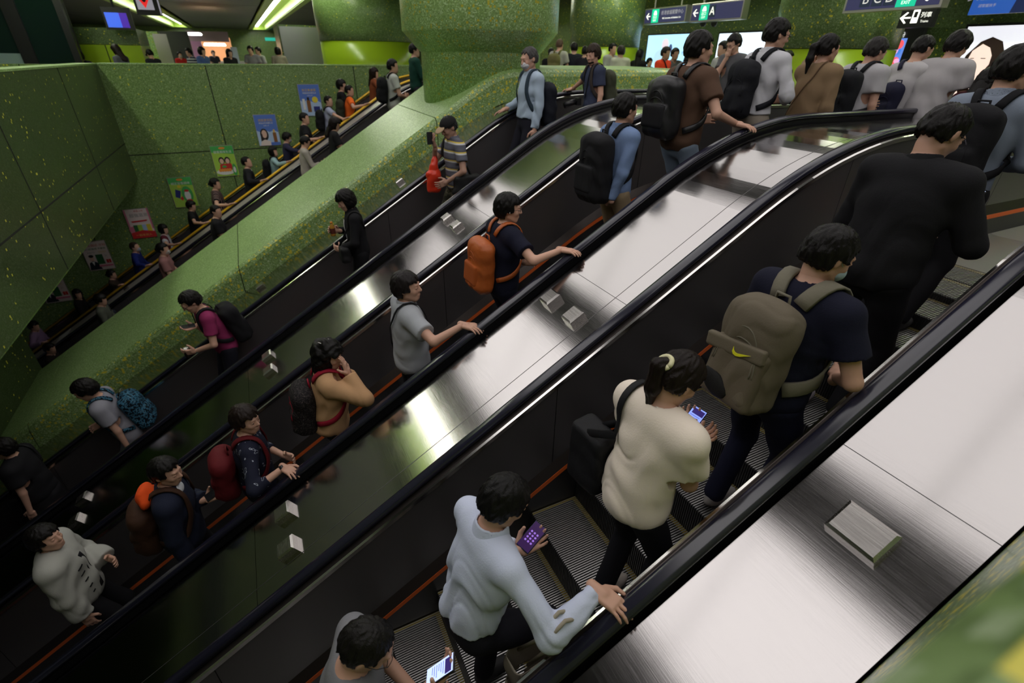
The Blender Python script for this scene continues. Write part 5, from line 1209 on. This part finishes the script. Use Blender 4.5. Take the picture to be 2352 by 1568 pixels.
# third escalator, descending towards the left
if 1:
    c = person(5, 1030, -6.4, 176, label='person in black dress with bare arm, cut by the left edge', top=BLK, bot=(.012, .012, .014), skirt=True, hair='full', lean=4, tilt=10, L=('d',), R=('d',), res=.013, skin=1.05, fat=1.1, loose=.02)
    shoulder_bag(c, 'black handbag hanging by the rider in the black dress', BLK, (-.02, .2, .9), (.26, .1, .2), side=1)
    c = person(195, 895, -6.45, 182, label='person in pale grey tee with blue streaked backpack', top=(.27, .27, .31), bot=(.20, .20, .23), hair='full', lean=16, tilt=26, turn=0, L=('d',), R=BELLY(), res=.0125, loose=.012)
    backpack(c, 'blue and black streaked backpack on the rider in grey', (.1, .2, .3), .32, .44, .17, 1.14, m=blotch('pack_streak', [(0, (.004, .008, .014)), (.48, (.04, .16, .26)), (.58, (.006, .01, .02)), (.62, (.12, .28, .38)), (.68, (.01, .015, .03))], 42))
    c = person(437, 692, -6.5, 196, label='person in magenta tee with glasses, holding phone and cup', top=(.26, .025, .10), bot=(.012, .012, .02), hair='short', lean=15, tilt=30, turn=-4, R=('phone', 430, 748, 0, 0, -6.42), L=('at', -.10, .32, 1.02, (.3, .9, 0), (.9, 0, .3)), res=.0115, glasses=True, skin=1.1)
    backpack(c, 'black backpack on the rider in the magenta tee', (.010, .010, .012), .32, .48, .18, 1.14)
    phone(c, 'black phone held by the rider in the magenta tee', 'off')
    el, wr, fd = c['arms'][-1][:3]; p = wr+fd*.09+V(.03, 0, -.02); mb = MB(); mb.lathe([(.028, -.05), (.036, .05), (.038, .053), (.036, .06), (.02, .062)], tuple(p), 16); o = mb.build('coffee_cup', cloth((.06, .03, .02), .5), None, True); place(o, c); tag(o, 'dark paper cup with lid held by the rider in magenta', 'cup')
    mb = MB(); mb.lathe([(.038, .053), (.039, .06), (.02, .068), (.0, .068)], tuple(p), 16); mb.build('cup_lid', M_FRAME, o, True)
    mb = MB(); mb.tube([wr-fd*.02, wr], .029, 12); mb.build('wristband', cloth((.05, .45, .45)), c['body'], True)
    c = person(793, 460, -6.4, 178, label='person in black suit with dark bob holding a drink bottle', top=(.010, .010, .012), slv='long', bot=BLK, hair='bob', lean=4, tilt=24, turn=-16, R=('at', .10, .22, 1.20, (-.2, .9, .3), (-1, 0, 0)), L=BELLY(-.08, 1.0), res=.0115, collar=True, skin=1.1, blouse='suit_jacket', eyes=True)
    TQ = c['TQ']; Q, g = strap_path(c, [TQ((.0, .16, 1.38)), TQ((.0, .17, 1.25)), TQ((.0, .16, 1.12))], .004); ribbon(Q, g, .06, .004).build('white_blouse', cloth((.6, .6, .6)), c['body'], True)
    el, wr, fd = c['arms'][1][:3]; p = wr+fd*.08+V(-.03, 0, 0); mb = MB(); mb.lathe([(.03, -.07), (.032, -.06), (.032, .05), (.015, .075), (.014, .095)], tuple(p), 14); o = mb.build('drink_bottle', mat('juice', (.45, .22, .03), .2), None, True); place(o, c); tag(o, 'amber drink bottle with orange cap held by the rider in black suit', 'bottle')
    mb = MB(); mb.lathe([(.016, .09), (.016, .11), (0, .112)], tuple(p), 12); mb.build('bottle_cap', cloth((.7, .25, .03), .5), o, True); mb = MB(); mb.lathe([(.0325, -.04), (.0325, .03)], tuple(p), 14, False); mb.build('bottle_label', cloth((.12, .03, .02), .5), o, True)
    shoulder_bag(c, 'black handbag on the arm of the rider in black suit', (.012, .012, .013), (-.10, .2, .98), (.28, .12, .2), side=-1)
    STR = stripes('polo_stripes', [(0, (.14, .145, .18)), (.5, (.14, .145, .18)), (.52, (.65, .65, .66)), (.68, (.72, .55, .10)), (.8, (.10, .10, .12))], 9.5)
    CAMO = blotch('camouflage', [(0, (.03, .03, .02)), (.45, (.10, .09, .06)), (.53, (.05, .055, .03)), (.6, (.16, .14, .10))], 14)
    c = person(1030, 292, -6.4, 182, label='person in striped polo, camouflage trousers and black cap with tan brim', topm=STR, bot=CAMO, hair='crop', hc=(.05, .05, .05), lean=4, tilt=26, turn=-12, R=('at', .04, .26, 1.38, (-.2, .3, .9), (0, -1, .2)), L=('at', -.15, .2, 1.0, (0, 1, -.3), (1, 0, 0)), res=.0105, cap=((.012, .012, .012), (.45, .32, .2)), skin=.75, fat=1.05, collar=True)
    el, wr = c['arms'][1][:2]; p = el+(wr-el)*.55
    def bagp(D, P): return D+folds(P, .006, 34, 3)
    b = smesh('plastic_bag', [surf([rbox(p+V(0, .04, -.34), (.045, .085, .13), None, .04, .04), cone(p+V(0, .0, -.01), p+V(0, .03, -.24), .012, .075, .05)], .01, bagp)], mat('red_plastic', (.80, .05, .02), .3)); place(b, c); tag(b, 'thin red plastic bag hanging from the arm of the man in the striped polo', 'bag')
    for q in (-.012, .012): mb = MB(); mb.tube([p+V(q, .02, -.06), p+V(q*2, 0, .03), p+V(q, -.02, -.06)], .004, 5); mb.build('bag_handle', mat('red_plastic', (.80, .05, .02), .3), b, True)
    ph = c['arms'][1]; q = ph[1]+ph[2]*.1; mb = MB(); mb.box((q[0]-.004, q[1]+.0, q[2]-.06), (q[0]+.004, q[1]+.07, q[2]+.08), bev=.002); o = mb.build('smartphone', M_BLACK, None); place(o, c); tag(o, 'phone held to the face of the man in the striped polo', 'phone')
    shoulder_bag(c, 'black messenger bag at the hip of the man in the striped polo', (.014, .014, .014), (-.24, -.03, .95), (.12, .34, .26), side=1, sw=.04)
    c = person(1215, 135, -6.45, 178, label='person with grey hair and white face mask in light blue shirt', top=(.42, .52, .64), slv='long', bot=(.012, .012, .02), hair='crop', hc=(.12, .11, .11), lean=-2, tilt=14, turn=-10, L=('d',), R=('rail', 0, 0, (-.5, -.8, -.35), tuple(atx(1147, 256, -6.87))), res=.0105, mask=(.68, .68, .7), collar=True, fat=1.12, fold=2., eyes=True, hem=.98)
    backpack(c, 'dark backpack on the masked man in light blue shirt', (.012, .014, .022), .32, .46, .16, 1.12, strap=(.03, .05, .07))
    c = person(1362, 125, -6.2, 172, label='person with curly brown hair and light beard in slate blue tee', top=(.045, .055, .10), bot=(.10, .02, .02), hair='full', hc=(.06, .035, .022), lean=2, tilt=16, turn=-24, R=('rail', 0, 0, (-.6, -.7, -.1), tuple(atx(1302, 206, -6.87))), L=('d',), res=.0105, skin=1.15, eyes=True)
    smesh('beard', [surf(xf([ell((0, .045, -.08), (.052, .05, .036), None, .02)], c['Rh'], c['hc']), .008)], hairm((.06, .035, .022)), c['body'])
    backpack(c, 'olive and black backpack on the man in slate blue tee', (.06, .065, .04), .32, .5, .17, 1.14, pocket=(.14, .14, .10), strap=(.05, .04, .035))
    TQ = c['TQ']; mb = MB(); q = TQ((.05, .22, 1.02)); mb.box((q[0]-.07, q[1]-.03, q[2]-.045), (q[0]+.07, q[1]+.03, q[2]+.05), bev=.008); o = mb.build('camera_body', M_BLACK, None); o.name = 'photo_camera'; place(o, c); tag(o, 'black camera with long lens hanging on the man in slate blue tee', 'camera')
    mb = MB(); mb.tube([q+V(0, .03, 0), q+V(.0, .1, -.02), q+V(0, .2, -.05)], [.038, .04, .044], 16); mb.build('camera_lens', M_BLACK, o, True)
    Q, g = strap_path(c, [q+V(-.06, 0, .05), TQ((-.08, .14, 1.25)), TQ((-.07, .06, 1.46)), TQ((0, -.08, 1.47)), TQ((.07, .06, 1.46)), TQ((.08, .14, 1.25)), q+V(.06, 0, .05)]); ribbon(Q, g, .018, .003).build('camera_strap', cloth(BLK), o, True)
    c = person(1685, 100, -6.3, 182, label='person in grey tee, hand over mouth, phone in other hand, on the landing', top=(.12, .12, .13), bot=(.03, .03, .03), hair='short', lean=4, tilt=26, turn=0, R=('at', -.0, .17, 1.43, (-.2, 0, 1), (0, -1, 0)), L=('d',), res=.0125, glasses=True)
# beyond the sloped wall: the two far escalators
SM = .0165
RA = ('railx', -13.5, .33, (.6, .8, .45))
def rider(px, py, x, label, **k):
    k.setdefault('res', SM); k.setdefault('R', RA if x < -13 else BELLY()); k.setdefault('L', BELLY(-.06)); k.setdefault('turn', 25); k.setdefault('tilt', 4); return person(px, py, x, label=label, **k)
if 1:
    c = rider(903, 152, -12.1, 'person with glasses in white tee beside the thick column', top=(.50, .52, .48), bot=(.35, .33, .3), hair='short'); backpack(c, 'black backpack on the white tee rider beside the column', BLK, res=.016)
    rider(953, 115, -12.2, 'person in dark green coat and black cap half hidden by the thick column', top=(.008, .05, .035), slv='long', hair='short', cap=(BLK, BLK), lean=0)
    c = rider(770, 285, -11.75, 'person with long black hair in black tee holding a phone, by the sloped wall', top=(.015, .015, .016), hair='long', hc=(.02, .012, .012), tilt=24, R=PH())
    rider(702, 326, -11.85, 'person in cream long sleeved top bending over the sloped wall edge', top=(.42, .38, .33), slv='long', hair='short', tilt=26, R=PH(), turn=10)
    rider(497, 485, -11.7, 'person in plain black tee with broad face, folded hands, near the sloped wall', top=BLK, hair='crop', turn=40, tilt=8, eyes=False, fat=1.15)
    rider(375, 572, -11.8, 'person in dusty pink top with white mask and hair tied up', top=(.33, .16, .15), hair='bun', turn=20, mask=(.5, .5, .48), R=BELLY())
    c = rider(232, 688, -11.65, 'person in grey green top with dark shoulder bag, seen from behind', top=(.10, .11, .085), slv='long', hair='full', turn=10, tilt=14); shoulder_bag(c, 'dark blue grey bag on the rider in grey green', (.02, .025, .04), (-.28, -.02, 1.05), (.12, .3, .36), side=-1)
    rider(115, 800, -11.8, 'person in black deep in the shadow at the foot of the far escalator', top=(.02, .014, .012), slv='long', hair='short', tilt=14)
    # yellow railed lane
    rider(860, 168, -14.1, 'person with long brown hair in rust brown coat', top=(.22, .06, .02), slv='long', hair='long', hc=(.025, .012, .008), tilt=8); 
    c = rider(803, 208, -14.1, 'person in bright orange tee with glasses gripping the yellow handrail', top=(.95, .16, .02), hair='crop', tilt=6, fat=1.1, glasses=False); backpack(c, 'black and olive backpack on the rider in bright orange', (.03, .035, .02), res=.016)
    rider(785, 196, -14.35, 'person with black hair in black behind the bright orange rider', top=BLK, slv='long', hair='full', H=1.6, R=BELLY())
    c = rider(755, 232, -14.25, 'person in pale blue tee with glasses and black shoulder straps', top=(.40, .43, .58), hair='crop', turn=40, fat=1.05); backpack(c, 'black backpack on the rider in pale blue tee', BLK, res=.016)
    rider(700, 272, -14.0, 'person in loose black tee holding the yellow handrail', top=BLK, hair='crop', turn=30, fat=1.1)
    rider(660, 316, -14.25, 'person in navy track jacket with pale mask and magenta cuff', top=(.03, .03, .07), slv='long', hair='full', mask=(.5, .55, .6), tilt=18, turn=10)
    c = rider(628, 348, -14.1, 'person in pale aqua cardigan with black straps, looking up', top=(.30, .45, .48), slv='long', hair='bob', turn=35, tilt=-6); backpack(c, 'black backpack on the rider in pale aqua', BLK, res=.016)
    c = rider(567, 372, -14.15, 'person in black suit jacket and white collar looking up', top=(.012, .012, .016), slv='long', hair='crop', tilt=-8, turn=20); smesh('shirt_collar', [surf([ell(c['nb']+V(.02, .04, .01), (.07, .05, .04), None, .02)], .012)], cloth((.6, .62, .65)), c['body'])
    rider(495, 422, -14.1, 'person with hair bun in black and red checked blouse', topm=stripes('check_blouse', [(0, (.015, .015, .018)), (.6, (.35, .12, .1)), (.75, (.4, .36, .33)), (.85, (.015, .015, .018))], 26, 'X'), hair='bun', turn=18, tilt=4)
    rider(440, 472, -14.1, 'person with tied dark hair in black tee by the green poster', top=BLK, hair='full', turn=25, tilt=12)
    rider(376, 526, -14.1, 'person in maroon vest over white sleeves', top=(.12, .02, .03), hair='bob', turn=30, topm=stripes('vest', [(0, (.5, .5, .52)), (.27, (.12, .02, .03)), (.73, (.5, .5, .52))], 2.6, 'X'))
    rider(310, 567, -14.15, 'person in royal blue top with pale mask and thin hair', top=(.01, .02, .15), slv='long', hair='thin', hc=(.05, .03, .02), mask=(.35, .45, .6), turn=25)
    rider(257, 630, -14.15, 'person with dark hair in dull brown jacket on the yellow railed escalator', top=(.06, .04, .03), slv='long', hair='bun', turn=10)
    rider(178, 675, -14.25, 'person with long black hair in black jacket facing out, below the lowest posters', top=(.012, .01, .01), slv='long', hair='long', turn=60, R=BELLY())
    rider(78, 748, -14.1, 'person with pinkish scarf at the far left foot of the yellow handrail', top=(.25, .16, .28), slv='long', hair='full', tilt=10, turn=30)
# people in the hall beyond
def walker(px, py, dist, label, **k):
    k.setdefault('res', .024); k.setdefault('floor', ZF); k.setdefault('turn', 0); k.setdefault('tilt', 6); k.setdefault('R', BELLY()); return person(px, py, dist=dist, label=label, **k)
if 1:
    walker(183, 128, 18.5, 'person in black partly hidden by the glass enclosure post', top=BLK, slv='long', hair='bob', ang=120)
    walker(266, 115, 17.5, 'person with long dark hair in grey white jacket by the lime panel', top=(.10, .10, .13), slv='long', hair='long', hc=(.03, .018, .015), ang=150, tilt=20)
    walker(344, 124, 19, 'person in dark cap and dark hooded top', top=(.02, .02, .028), slv='long', hair='short', cap=(BLK, BLK), ang=130, tilt=24)
    walker(413, 126, 25.8, 'person in red top with pale mask', top=(.5, .02, .02), slv='long', hair='short', ang=-60, mask=(.4, .5, .6))
    walker(433, 120, 21, 'person in navy and white striped top', topm=stripes('navy_white', [(0, (.03, .035, .07)), (.6, (.5, .5, .52))], 12), slv='long', hair='full', ang=-150)
    walker(464, 118, 19.5, 'person with dark bob in blue top', top=(.08, .13, .32), slv='long', hair='bob', ang=-40)
    walker(490, 122, 30, 'person in dark apron and pale mask inside the far shop', top=(.02, .02, .03), hair='short', ang=-70, mask=(.5, .55, .6))
    walker(527, 122, 20, 'person with long black hair in black by the notice board', top=BLK, slv='long', hair='long', ang=-60)
    walker(575, 115, 20.5, 'person with dark hair in pale lilac grey top', top=(.27, .25, .29), hair='full', ang=-110)
    walker(592, 117, 21, 'person in white tee with bag strap walking on the far side', top=(.45, .45, .46), hair='short', ang=-150)
    walker(638, 118, 20.5, 'person with dark bob in beige top by the steel doors', top=(.33, .28, .24), slv='long', hair='bob', ang=80)
    c = walker(1286, 103, 15, 'person with shaved head in pale tee and olive backpack', top=(.42, .42, .36), hair='thin', hc=(.2, .12, .08), ang=30, res=.02); backpack(c, 'olive backpack on the shaved head walker', (.15, .14, .05), res=.018)
    walker(1266, 122, 15.5, 'person in black coat left of the olive backpack', top=BLK, slv='long', hair='short', ang=60)
    walker(1319, 110, 15, 'person in black suit walking beyond the landing wall', top=(.012, .014, .022), slv='long', hair='short', ang=60, res=.02)
    walker(1345, 118, 14.5, 'person in black suit just behind the slate blue tee man', top=(.012, .012, .018), slv='long', hair='short', ang=40)
    walker(1408, 112, 15, 'person with pinkish face turned to camera by the thick lime pillar', top=(.35, .35, .33), hair='short', ang=-80, slv='long')
    walker(1426, 118, 14, 'person in cream shirt with brown bag strap, back to camera', top=(.50, .50, .42), slv='long', hair='full', hc=(.05, .04, .035), ang=70, res=.02)
    walker(1470, 126, 15.5, 'person in black hooded top, small, left of the pale blue advertisement', top=BLK, slv='long', hair='long', ang=20)
    walker(1492, 143, 16.5, 'small child sized person in black before the pale blue advertisement', top=BLK, slv='long', hair='full', ang=-90)
    c = walker(1530, 122, 12.6, 'person in bright red shirt with dark cross strap facing the camera', top=(.85, .06, .02), hair='short', hc=(.03, .02, .02), ang=-75, skin=.7, res=.018, fat=1.15)
    TQ = c['TQ']; Q, g = strap_path(c, [TQ((.09, .02, 1.47)), TQ((.03, .15, 1.3)), TQ((-.08, .16, 1.1))]); ribbon(Q, g, .03, .006).build('bag_strap', cloth((.03, .015, .02)), c['body'], True)
    walker(1551, 124, 13.4, 'person in grey tee just behind the red shirt person', top=(.10, .10, .11), hair='short', ang=-100, skin=.7)
    walker(1580, 140, 12.5, 'person in black coat before the pale blue advertisement, right part', top=BLK, slv='long', hair='short', ang=20)
    walker(1660, 112, 11.2, 'person in white sleeved top behind the grey tee man', top=(.45, .44, .45), hair='short', ang=170)
    walker(1808, 135, 10.3, 'person with black fringe in black top before the lime pillar', top=BLK, slv='long', hair='full', ang=-90, res=.02)
for b in BOOK: print('H', b)
